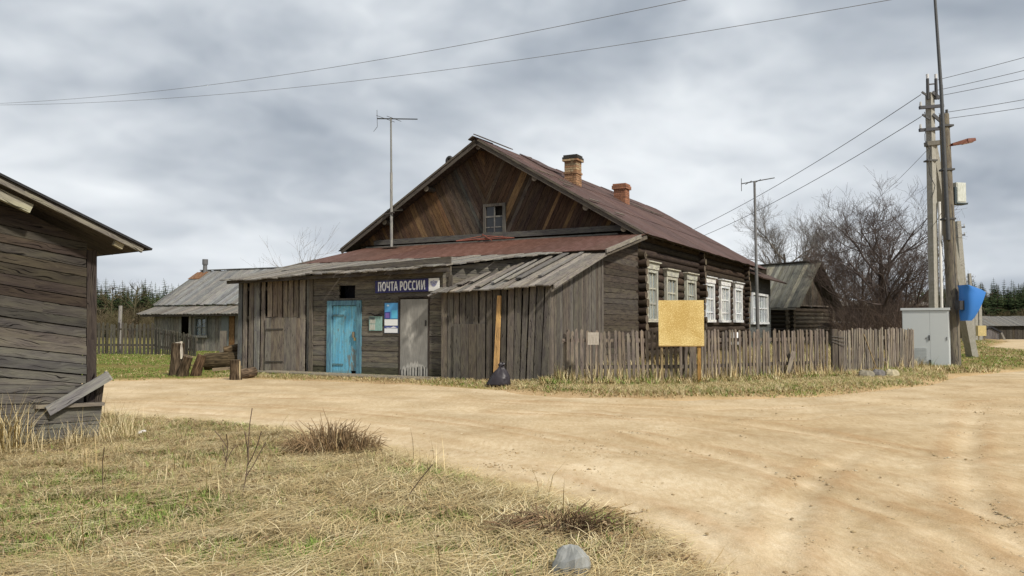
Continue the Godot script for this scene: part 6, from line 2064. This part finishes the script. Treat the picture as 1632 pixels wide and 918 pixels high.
	mb.tube(PackedVector3Array([Vector3(-0.15, 0.1, 0.25), Vector3(0.0, 0.12, 0.05), Vector3(0.15, 0.15, -0.15)]), PackedFloat32Array([0.12, 0.125, 0.12]), 12, Color(0.2, 0.155, 0.11), true, ruv(), Color(0.11, 0.075, 0.05))
	put(mb, "trunk", M.bark, lg)

# ------------------------------------------------------------------ the barn and far buildings on the right
func build_right_yard() -> void:
	rng.seed = 7000
	# local x along the gable, z out of it
	var yaw := atan2(0.62, 0.78)
	var b := thing("log_barn", "small steep-roofed log barn with a grey board roof behind the house", "barn", Vector3(14.9, 0, -42.0), yaw)
	var gw := part("gable_wall", b)
	var y := 0.1
	while y < 2.25:
		log_(gw, "log", Vector3(-0.12 + R(-0.06, 0.06), y, -0.5), Vector3(4.2 + R(-0.06, 0.06), y, -0.5), 0.115, shade(Color(0.125, 0.105, 0.08), 0.25))
		y += 0.215
	var gc := func(c: Vector2) -> Color: return shade(Color(0.155, 0.135, 0.11).lerp(Color(0.075, 0.06, 0.045), smooth(1.7, 3.0, c.x)), 0.2)
	board_wall(gw, "board", front_tf(0.45), PackedVector2Array([Vector2(0.25, 2.28), Vector2(3.75, 2.28), Vector2(2.02, 4.45)]), PI / 2, 0.18, 0.008, 0.03, gc)
	bar(gw, "tie_board", Vector3(0.3, 2.3, -0.38), Vector3(3.7, 2.27, -0.38), Vector3.UP, 0.07, 0.1, Color(0.2, 0.17, 0.14))
	y = 0.15
	var sw := part("side_wall", b)
	while y < 2.15:
		log_(sw, "log", Vector3(0.08, y, -0.2), Vector3(0.08, y, -5.6), 0.115, shade(Color(0.05, 0.04, 0.03), 0.2))
		y += 0.215
	y = 0.2
	while y < 2.2:
		log_(sw, "log", Vector3(3.95, y, -0.2), Vector3(3.95, y, -5.6), 0.115, shade(Color(0.07, 0.055, 0.04), 0.2))
		y += 0.215
	var mb := MB.new()
	mb.box(Vector3(0.1, 0, -5.6), Vector3(3.9, 2.3, -5.5), ruv(), Color(0.08, 0.065, 0.05))
	put(mb, "plain_wall", M.wood, b)
	var rf := part("roof", b)
	var z := 0.12
	while z > -6.0:
		var w := R(0.18, 0.26)
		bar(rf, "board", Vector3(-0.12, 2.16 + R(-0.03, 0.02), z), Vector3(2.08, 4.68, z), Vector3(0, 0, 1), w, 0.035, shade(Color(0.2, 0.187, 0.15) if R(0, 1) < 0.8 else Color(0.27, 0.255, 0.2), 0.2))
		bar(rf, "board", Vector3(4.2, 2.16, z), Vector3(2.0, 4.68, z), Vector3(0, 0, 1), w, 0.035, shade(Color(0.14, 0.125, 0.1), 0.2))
		z -= w + 0.008
	bar(rf, "ridge_board", Vector3(2.03, 4.74, 0.15), Vector3(2.03, 4.66, -6.0), Vector3(1, 0, 0), 0.2, 0.05, Color(0.14, 0.125, 0.105))
	z = 0.0
	while z > -5.9:
		bar(rf, "eave_board", Vector3(-0.16, 2.1, z), Vector3(-0.16, 2.1, z - 0.5), Vector3.UP, 0.1 + R(-0.02, 0.02), 0.03, shade(Color(0.3, 0.28, 0.23), 0.15))
		z -= 0.52
	# low stack of boards with white offcuts before the barn
	var s := thing("board_stack", "low stack of grey boards with white offcuts in front of the log barn", "stack", Vector3(16.2, 0, -41.0), yaw)
	for i in 6:
		bar(s, "board", Vector3(-0.9 + R(-0.3, 0.3), 1.1 + i * 0.05, R(-0.3, 0.3)), Vector3(3.0 + R(-0.4, 0.4), 1.0 + i * 0.05, R(-0.2, 0.4)), Vector3(0, 0, 1), 0.5, 0.04, shade(Color(0.19, 0.165, 0.135), 0.2))
	for i in 5:
		bar(s, "offcut", Vector3(0.0 + i * 0.3, 1.42, 0.2), Vector3(0.25 + i * 0.3, 1.4, 0.25), Vector3(0, 0, 1), 0.12, 0.05, Color(0.6, 0.58, 0.54))
	for x in [-0.3, 1.2, 2.6]:
		bar(s, "trestle", Vector3(x, -0.05, 0), Vector3(x, 1.02, 0), Vector3.RIGHT, 0.15, 0.3, Color(0.14, 0.12, 0.1))
	# low dark shed behind the bushes
	var l := thing("low_shed", "low brown plank shed with a pale roof edge behind the bare bushes", "shed", Vector3(19.0, 0, -48.0), -0.1)
	var dc := func(c: Vector2) -> Color: return shade(Color(0.085, 0.062, 0.045), 0.2)
	board_wall(l, "board", front_tf(0.0), rect(0.4, -0.2, 6.0, 2.35), PI / 2, 0.22, 0.01, 0.03, dc)
	for i in 24:
		bar(l, "roof_board", Vector3(0.2 + i * 0.25, 2.4 + R(-0.02, 0.02), 0.2), Vector3(0.2 + i * 0.25, 2.75, -3.0), Vector3.RIGHT, 0.24, 0.04, shade(Color(0.27, 0.24, 0.2), 0.2))
	mb = MB.new()
	mb.box(Vector3(0.4, -0.2, -2.9), Vector3(6.0, 2.65, -2.8), ruv(), Color(0.08, 0.06, 0.05))
	mb.box(Vector3(0.4, -0.2, -2.8), Vector3(0.5, 2.35, -0.04), ruv(), Color(0.08, 0.06, 0.05))
	mb.box(Vector3(5.9, -0.2, -2.8), Vector3(6.0, 2.35, -0.04), ruv(), Color(0.08, 0.06, 0.05))
	put(mb, "plain_wall", M.wood, l)
	# the long grey-roofed barn and the little gabled hut down the road
	var f := thing("long_barn", "long low barn with a sagging grey roof far down the side road", "barn", Vector3(69.0, -1.25, -120.0), 0.0)
	var dc2 := func(c: Vector2) -> Color: return shade(Color(0.09, 0.075, 0.058), 0.3)
	board_wall(f, "board", front_tf(0.0), rect(0.3, -0.3, 22.0, 2.3), PI / 2, 0.42, 0.03, 0.05, dc2, [], 0.03)
	for i in 50:
		bar(f, "roof_board", Vector3(i * 0.45, 2.2 + R(-0.03, 0.03), 0.5), Vector3(i * 0.45, 3.75 - 0.12 * sin(i * 0.12) + R(-0.03, 0.03), -4.0), Vector3.RIGHT, 0.43, 0.06, shade(Color(0.16, 0.15, 0.135), 0.22))
	mb = MB.new()
	mb.box(Vector3(0.3, -0.3, -8.0), Vector3(22.0, 2.3, -7.9), ruv(), Color(0.08, 0.06, 0.05))
	mb.box(Vector3(0.3, -0.3, -7.9), Vector3(0.4, 3.0, -0.06), ruv(), Color(0.08, 0.06, 0.05))
	mb.flat(Vector3(0, 3.7, -4.02), Vector3(22.5, 3.7, -4.02), Vector3(22.5, 2.2, -8.4), Vector3(0, 1, -1), ruv(), ruv(), ruv(), Color(0.16, 0.15, 0.135))
	mb.flat(Vector3(0, 3.7, -4.02), Vector3(22.5, 2.2, -8.4), Vector3(0, 2.2, -8.4), Vector3(0, 1, -1), ruv(), ruv(), ruv(), Color(0.16, 0.15, 0.135))
	put(mb, "plain_wall", M.wood, f)
	var hut := thing("gabled_hut", "tiny grey gabled hut with dark bargeboards before the long barn", "hut", Vector3(39.6, -0.2, -68.0), -0.15)
	var hc := func(c: Vector2) -> Color: return shade(Color(0.17, 0.155, 0.15), 0.15)
	board_wall(hut, "board", front_tf(0.0), PackedVector2Array([Vector2(0.1, -0.2), Vector2(1.5, -0.2), Vector2(1.5, 0.75), Vector2(0.8, 1.12), Vector2(0.1, 0.75)]), PI / 2, 0.2, 0.012, 0.03, hc)
	for sg in [-1.0, 1.0]:
		bar(hut, "bargeboard", Vector3(0.8, 1.25, 0.08), Vector3(0.8 + sg * 0.95, 0.7, 0.08), Vector3.UP, 0.14, 0.05, Color(0.04, 0.04, 0.045))
		bar(hut, "roof_slope", Vector3(0.8 + sg * 0.48, 0.98, 0.1), Vector3(0.8 + sg * 0.48, 0.98, -1.6), Vector3(sg * 0.95, -0.55, 0), 1.1, 0.04, Color(0.12, 0.11, 0.1))
	mb = MB.new()
	mb.box(Vector3(0.1, -0.2, -1.5), Vector3(1.5, 0.75, -0.05), ruv(), Color(0.09, 0.08, 0.07))
	put(mb, "plain_wall", M.wood, hut)
	bar(hut, "leaning_board", Vector3(1.9, -0.2, 0.3), Vector3(1.6, 0.75, 0.1), Vector3.RIGHT, 0.15, 0.04, Color(0.22, 0.2, 0.17))

# ------------------------------------------------------------------ trees
var tw_mb: MB

func branch(mb: MB, at: Vector3, dir: Vector3, r: float, length: float, depth: int, col: Color, up: float, spread: float) -> void:
	var segs := 4 if depth > 1 else 3
	var pts := PackedVector3Array([at])
	var rad := PackedFloat32Array([r])
	var d := dir
	var p := at
	for i in segs:
		d = (d + Vector3(R(-1, 1), R(-1, 1), R(-1, 1)) * 0.2 + Vector3.UP * up * 0.1).normalized()
		p += d * length / segs
		pts.append(p)
		rad.append(maxf(r * (1.0 - 0.55 * (i + 1) / segs), 0.004))
	mb.tube(pts, rad, 6 if r > 0.05 else (4 if r > 0.015 else 3), col, false)
	if depth <= 0:
		return
	var kids := 5 if depth > 1 else 4
	for k in kids:
		var f := R(0.3, 1.0)
		var i := mini(int(f * segs), segs - 1)
		var base := pts[i].lerp(pts[i + 1], f * segs - i)
		var ax := Vector3(R(-1, 1), R(-0.6, 1), R(-1, 1)).normalized()
		var nd := (d + ax * spread).normalized()
		branch(mb, base, nd, maxf(rad[i] * R(0.5, 0.68), 0.0045), length * R(0.5, 0.75), depth - 1, col, up, spread)

func bare_tree(called: String, label: String, at: Vector3, high: float, trunk_r: float, depth: int, col: Color, s: int, lean := Vector3.ZERO, forks := 7, spread := 0.9, group := "") -> Node3D:
	rng.seed = s
	var o := thing(called, label, "tree", at, 0.0, group)
	var trunk := MB.new()
	var crown := MB.new()
	var pts := PackedVector3Array()
	var rad := PackedFloat32Array()
	var d := (Vector3.UP + lean).normalized()
	var p := Vector3(0, -0.1, 0)
	var n := 7
	for i in n:
		pts.append(p)
		rad.append(trunk_r * (1.0 - 0.8 * i / n) * (1.25 if i == 0 else 1.0))
		d = (d + Vector3(R(-1, 1), 0.15, R(-1, 1)) * 0.12).normalized()
		p += d * high * 0.72 / (n - 1)
	trunk.tube(pts, rad, 8, col, true, ruv())
	put(trunk, "trunk", M.bark, o)
	for k in forks:
		var f := 0.22 + 0.78 * (k + R(0, 0.6)) / forks
		var i := mini(int(f * (n - 1)), n - 2)
		var a := TAU * 0.382 * k + R(-0.4, 0.4)
		var dir := Vector3(cos(a), R(0.45, 1.1), sin(a)).normalized()
		branch(crown, pts[i].lerp(pts[i + 1], f * (n - 1) - i), dir, maxf(rad[i] * 0.6, 0.02), high * R(0.3, 0.45) * (1.15 - 0.45 * f), depth, col, 0.5, spread)
	put(crown, "crown", M.twig, o)
	return o

func bush(called: String, label: String, at: Vector3, high: float, wide: float, stems: int, col: Color, s: int, group := "") -> void:
	rng.seed = s
	var mb := MB.new()
	for k in stems:
		var a := R(0, TAU)
		var q := Vector3(cos(a), 0, sin(a)) * wide * sqrt(R(0, 1)) * 0.6
		var d := (Vector3.UP * R(1.0, 2.2) + Vector3(cos(a), 0, sin(a)) * R(0.0, 0.9)).normalized()
		branch(mb, q, d, R(0.012, 0.028), high * R(0.5, 0.8), 2, shade(col, 0.25), 0.3, 0.75)
	var o := put(mb, called, M.twig)
	o.position = at
	tag(o, label, "bush", group)

func spruce_mesh(high: float, wide: float, s: int) -> Array:
	rng.seed = s
	var trunk := MB.new()
	trunk.tube(PackedVector3Array([Vector3(0, -0.3, 0), Vector3(0, high, 0)]), PackedFloat32Array([high * 0.018, 0.02]), 6, Color(0.09, 0.07, 0.05))
	var cr := MB.new()
	var whorls := 26
	for j in whorls:
		var f := (j + R(0, 0.7)) / whorls
		var y := high * lerpf(0.1, 0.985, f)
		var len := wide * pow(1.0 - f, 0.8) * R(0.75, 1.15) + 0.15
		var m := 8 if f < 0.7 else 6
		for k in m:
			if R(0, 1) < 0.08:
				continue
			var a := TAU * k / m + j * 1.3 + R(-0.25, 0.25)
			var d := Vector3(cos(a), R(-0.42, -0.12) + 0.5 * f, sin(a)).normalized()
			var side := Vector3(-sin(a), 0, cos(a))
			var base := Vector3(0, y, 0)
			var l := len * R(0.7, 1.1)
			var col := shade(Color(0.035, 0.055, 0.028).lerp(Color(0.05, 0.065, 0.03), R(0, 1)), 0.3)
			var nseg := 4
			for e in nseg:
				var f0 := float(e) / nseg
				var p0 := base + d * l * f0 + Vector3.DOWN * l * 0.12 * f0 * f0
				var p1 := base + d * l * (f0 + 0.42) + Vector3.DOWN * l * 0.16
				var w := l * 0.26 * (1.0 - 0.6 * f0)
				for sg in [-1.0, 1.0]:
					var tip: Vector3 = p1 + side * sg * w + Vector3.DOWN * w * R(0.1, 0.6)
					cr.flat(p0, p1, tip, Vector3.UP, Vector2.ZERO, Vector2.ZERO, Vector2.ZERO, col)
	return [trunk.mesh(), cr.mesh()]

func merged(list: Array) -> ArrayMesh:
	var st := SurfaceTool.new()
	st.begin(Mesh.PRIMITIVE_TRIANGLES)
	for m in list:
		st.append_from(m, 0, Transform3D.IDENTITY)
	return st.commit()

func build_trees() -> void:
	bare_tree("bare_tree", "tall grey leafless tree rising behind the barn roof", P(18.8, 56.0, -0.6), 9.6, 0.24, 4, Color(0.15, 0.135, 0.12), 801, Vector3(0.0, 0, 0), 10, 0.85, "leafless trees on the right")
	bare_tree("bare_tree", "broad dark leafless tree with crooked trunk between barn and poles", P(17.6, 37.5), 6.8, 0.2, 4, Color(0.105, 0.085, 0.075), 802, Vector3(-0.14, 0, 0), 11, 1.0, "leafless trees on the right")
	bare_tree("bare_tree", "thin leafless tree just left of the concrete pole", P(17.6, 41.0), 5.6, 0.12, 4, Color(0.13, 0.10, 0.085), 803, Vector3(0.05, 0, 0), 10, 0.9, "leafless trees on the right")
	bare_tree("bare_tree", "slender leafless tree between the barn gable and the broad dark tree", P(19.2, 50.0), 7.2, 0.13, 4, Color(0.15, 0.13, 0.115), 804, Vector3(-0.05, 0, 0), 9, 0.8, "leafless trees on the right")
	bare_tree("young_birch", "tiny leafless birch top showing above the lean-to roof edge", P(-14.2, 52.0), 7.6, 0.07, 2, Color(0.24, 0.21, 0.19), 805, Vector3.ZERO, 7, 0.6)
	var bc := Color(0.118, 0.09, 0.074)
	var spots := [[15.6, 38.6, 2.0], [16.0, 37.2, 2.6], [16.9, 38.2, 3.2], [17.0, 37.0, 3.4], [18.2, 38.0, 3.9], [18.0, 36.5, 3.7], [19.2, 38.5, 3.0], [16.0, 35.6, 2.3], [17.2, 34.8, 2.2], [21.0, 40.0, 1.0], [14.8, 35.2, 1.5], [18.3, 40.5, 4.2]]
	var names := ["outermost reddish bush beside the barn gable", "low bush next to the outermost one by the barn", "bush under the left side of the broad dark tree", "dense bush round the trunk of the broad dark tree", "tall reddish bush right of the broad dark tree", "dense bush behind the slat fence", "bush just behind the concrete pole", "front bush at the left behind the slat fence", "front bush by the back of the cabinet", "bush right of the wooden pole towards the side road", "small low bush near the gatepost", "tallest bush at the back of the thicket"]
	for i in spots.size():
		var q: Array = spots[i]
		bush("bare_bush", names[i], P(q[0], q[1]), q[2], 0.9, 18, bc, 820 + i, "leafless bushes on the right")
	# forests
	var sp1 := spruce_mesh(11.0, 2.0, 840)
	var sp2 := spruce_mesh(8.5, 2.1, 841)
	rng.seed = 845
	var t0 := thing("spruce_tree", "", "tree", Vector3.ZERO)
	put(sp1[0], "trunk", M.twig, t0)
	put(sp1[1], "crown", M.needle, t0)
	var right := [[110.0, 182.0, 1.05, "pointed dark spruce, tallest beyond the blue hood"], [116.5, 186.0, 1.06, "dark spruce near the right edge above the long barn"], [119.5, 180.0, 1.12, "dark spruce at the very right edge of the forest"], [106.5, 184.0, 0.9, "smaller spruce left of the tallest one beyond the blue hood"], [113.6, 190.0, 0.92, "spruce between the two tall ones at the right"]]
	for i in right.size():
		var q: Array = right[i]
		var o := t0
		if i > 0:
			o = t0.duplicate()
			o.name = numbered("spruce_tree", self)
			add_child(o)
		o.position = P(q[0], q[1], -0.4)
		o.rotation.y = i * 1.1
		o.scale = Vector3(1, 1, 1) * q[2]
		tag(o, q[3], "tree", "spruces at the edge of the right forest")
	var w := []
	var c := []
	var w2 := []
	var c2 := []
	for i in 1900:
		var side := R(0, 1)
		var x: float
		var z: float
		var k: float
		if side < 0.42:            # right-hand forest
			z = R(186, 250)
			x = z * R(0.5, 0.82)
			k = R(1.0, 1.3)
		elif side < 0.85:          # left-hand forest
			z = R(150, 215)
			x = -z * R(0.32, 0.72)
			k = R(0.85, 1.08)
		else:                      # behind the house
			z = R(220, 320)
			x = z * R(-0.35, 0.35)
			k = R(0.5, 0.75)
		var t := spin(x, base_height(x, z) - 0.3, z, k * R(0.9, 1.2), k)
		if i % 2:
			w.append(t); c.append(shade(Color(0.9, 0.95, 0.9), 0.25))
		else:
			w2.append(t); c2.append(shade(Color(1.05, 1.0, 0.85), 0.25))
	scatter("far_spruce_forest", "distant dark spruce forest along the horizon", merged(sp1), w, c, M.needle)
	scatter("far_spruce_forest", "shorter spruces of the distant forest along the horizon", merged(sp2), w2, c2, M.needle)
	# leafless wood before the forest edge
	rng.seed = 850
	var mb := MB.new()
	mb.tube(PackedVector3Array([Vector3.ZERO, Vector3(0.05, 3, 0), Vector3(0, 6.5, 0)]), PackedFloat32Array([0.12, 0.08, 0.02]), 5, Color(1.5, 1.4, 1.3))
	for k in 16:
		var a := R(0, TAU)
		branch(mb, Vector3(0, 0.6 + k * 0.35, 0), Vector3(cos(a), R(0.6, 1.3), sin(a)).normalized(), 0.045, R(1.4, 2.4) * (1.2 - k * 0.04), 2, Color(1, 0.95, 0.9), 0.5, 0.8)
	var w3 := []
	var c3 := []
	for i in 520:
		var side := R(0, 1)
		var x: float
		var z: float
		var k: float
		if side < 0.6:
			z = R(105, 150)
			x = -z * R(0.34, 0.7)
			k = R(0.4, 0.75)
			if R(0, 1) < 0.03:
				k = 1.2
		else:
			z = R(95, 185)
			x = z * R(0.3, 0.75)
			k = R(0.35, 0.62) if z < 140 else R(0.5, 0.9)
			if x > 0.58 * z and z < 125:
				continue
		w3.append(spin(x, base_height(x, z) - 0.1, z, k * 1.3, k))
		c3.append(shade(Color(0.10, 0.078, 0.055).lerp(Color(0.095, 0.092, 0.045), R(0, 1)), 0.3))
	scatter("far_leafless_wood", "distant brownish leafless scrub before the spruce forest", mb.mesh(), w3, c3, M.twig)

# ------------------------------------------------------------------ small things in the foreground
func build_foreground() -> void:
	rng.seed = 9000
	var mb := MB.new()
	# a squared stone half buried at the foot of the bank
	mb.lump(Vector3.ZERO, Vector3(0.105, 0.11, 0.1), noise2, 0.5, 0.8, 11, Color(0.33, 0.34, 0.335))
	var o := put(mb, "foreground_stone", M.stone)
	o.position = P(0.29, 4.06, 0.03)
	tag(o, "blunt grey stone half buried in the eroded bank, nearest the viewer", "stone")
	mb = MB.new()
	mb.lump(Vector3.ZERO, Vector3(0.055, 0.02, 0.035), noise, 0.9, 0.5, 5, Color(0.75, 0.74, 0.72))
	o = put(mb, "white_litter", M.plastic)
	o.position = P(-4.05, 8.85, 0.05)
	o.rotation.z = 0.25
	tag(o, "small scrap of white litter lying in the straw near the shed", "litter")
	# dead clump at the road's edge
	clump("dead_weed_clump", "dense brown clump of dead stalks at the edge of the road", P(-1.72, 7.75), 0.5, 0.34, 620, Color(0.25, 0.175, 0.10), 901)
	clump("dead_weed_clump", "dark matted dead roots hanging over the eroded bank", P(0.28, 4.95), 0.2, 0.26, 420, Color(0.17, 0.115, 0.07), 902)
	clump("dead_weed_clump", "pale dry tussock right of the dark dead roots", P(0.52, 5.35), 0.15, 0.16, 130, Color(0.36, 0.26, 0.14), 903)
	# single weeds
	var weeds := [[-3.0, 5.95, 0.5, 0.16, "dark bare weed stem leaning right in the left foreground"], [-1.9, 5.7, 0.5, 0.14, "branched dark dead weed left of the middle foreground"], [-0.75, 5.6, 0.42, 0.5, "thin dark twig arching low towards the dead clump"], [-2.35, 6.6, 0.34, 0.05, "small dark seed-headed weed behind the branched one"]]
	for i in weeds.size():
		var q: Array = weeds[i]
		rng.seed = 910 + i
		mb = MB.new()
		branch(mb, Vector3.ZERO, Vector3(q[3] * 1.3, 1, R(-0.2, 0.2)).normalized(), 0.0036, q[2] * 0.85, 1 if i % 2 else 0, Color(0.11, 0.08, 0.06), 0.0, 0.7)
		o = put(mb, "dead_weed", M.twig)
		o.position = P(q[0], q[1])
		tag(o, q[4], "weed", "dead weeds in the foreground")

func clump(called: String, label: String, at: Vector3, high: float, wide: float, n: int, col: Color, s: int) -> void:
	rng.seed = s
	var mb := MB.new()
	for i in n:
		var a := R(0, TAU)
		var r := sqrt(R(0, 1)) * wide
		var d := Vector3(cos(a), 0, sin(a))
		var p0 := d * r * Vector3(1.2, 0, 0.6)
		p0.y = -0.03
		var hgt := high * R(0.45, 1.0) * (1.0 - 0.5 * r / wide)
		var p1 := p0 + Vector3(R(-0.05, 0.05), hgt * 0.7, R(-0.05, 0.05)) + d * R(0, 0.06)
		var p2 := p1 + d * R(0.02, 0.14) + Vector3(0, hgt * R(-0.5, 0.4), 0)
		mb.tube(PackedVector3Array([p0, p1, p2]), PackedFloat32Array([0.005, 0.0042, 0.002]), 3, shade(col, 0.4), false)
	var o := put(mb, called, M.twig)
	o.position = at
	tag(o, label, "weeds")

# ------------------------------------------------------------------ the scene
func _ready() -> void:
	var cam := Camera3D.new()
	cam.name = "camera"
	cam.fov = 39.45
	cam.near = 0.1
	cam.far = 4000.0
	cam.position = Vector3(0, 1.35, 0)
	cam.rotation.x = 0.04372
	add_child(cam)
	cam.current = true
	var sun := DirectionalLight3D.new()
	sun.name = "sun"
	sun.light_color = Color(1.0, 0.97, 0.925)
	sun.light_energy = 1.3
	sun.light_angular_distance = 4.0
	sun.shadow_enabled = true
	add_child(sun)
	sun.look_at_from_position(Vector3(0.8, 1.15, 0.95), Vector3.ZERO)
	var we := WorldEnvironment.new()
	we.name = "surroundings"
	var env := Environment.new()
	env.background_mode = Environment.BG_SKY
	env.sky = Sky.new()
	env.sky.sky_material = make_sky()
	env.tonemap_mode = Environment.TONE_MAPPER_LINEAR
	env.tonemap_exposure = 1.22
	env.sdfgi_enabled = true
	env.ssao_enabled = true
	env.ssil_enabled = true
	we.environment = env
	add_child(we)

	make_materials()
	var pt := (M.wood as StandardMaterial3D).duplicate()
	pt.roughness = 0.65
	pt.heightmap_scale = 0.3
	M.wood_paint = pt
	var cl := mat(0.9, 0.2)
	cl.backlight_enabled = true
	cl.backlight = Color(0.3, 0.3, 0.3)
	M.cloth = cl
	var og := mat(0.15, 0.5, false)
	og.albedo_color = Color(0.13, 0.135, 0.14)
	M.old_glass = og
	var wh := mat(0.5, 0.4, false)
	wh.albedo_color = Color(0.82, 0.83, 0.84)
	M.white = wh
	M.hood = mat(0.42, 0.45)
	M.enamel = mat(0.45, 0.4)

	build_ground()
	build_house()
	build_left_shed()
	build_left_yard()
	build_right_yard()
	build_utilities()
	build_verge()
	build_fittings()
	build_trees()
	build_grass()
	build_foreground()
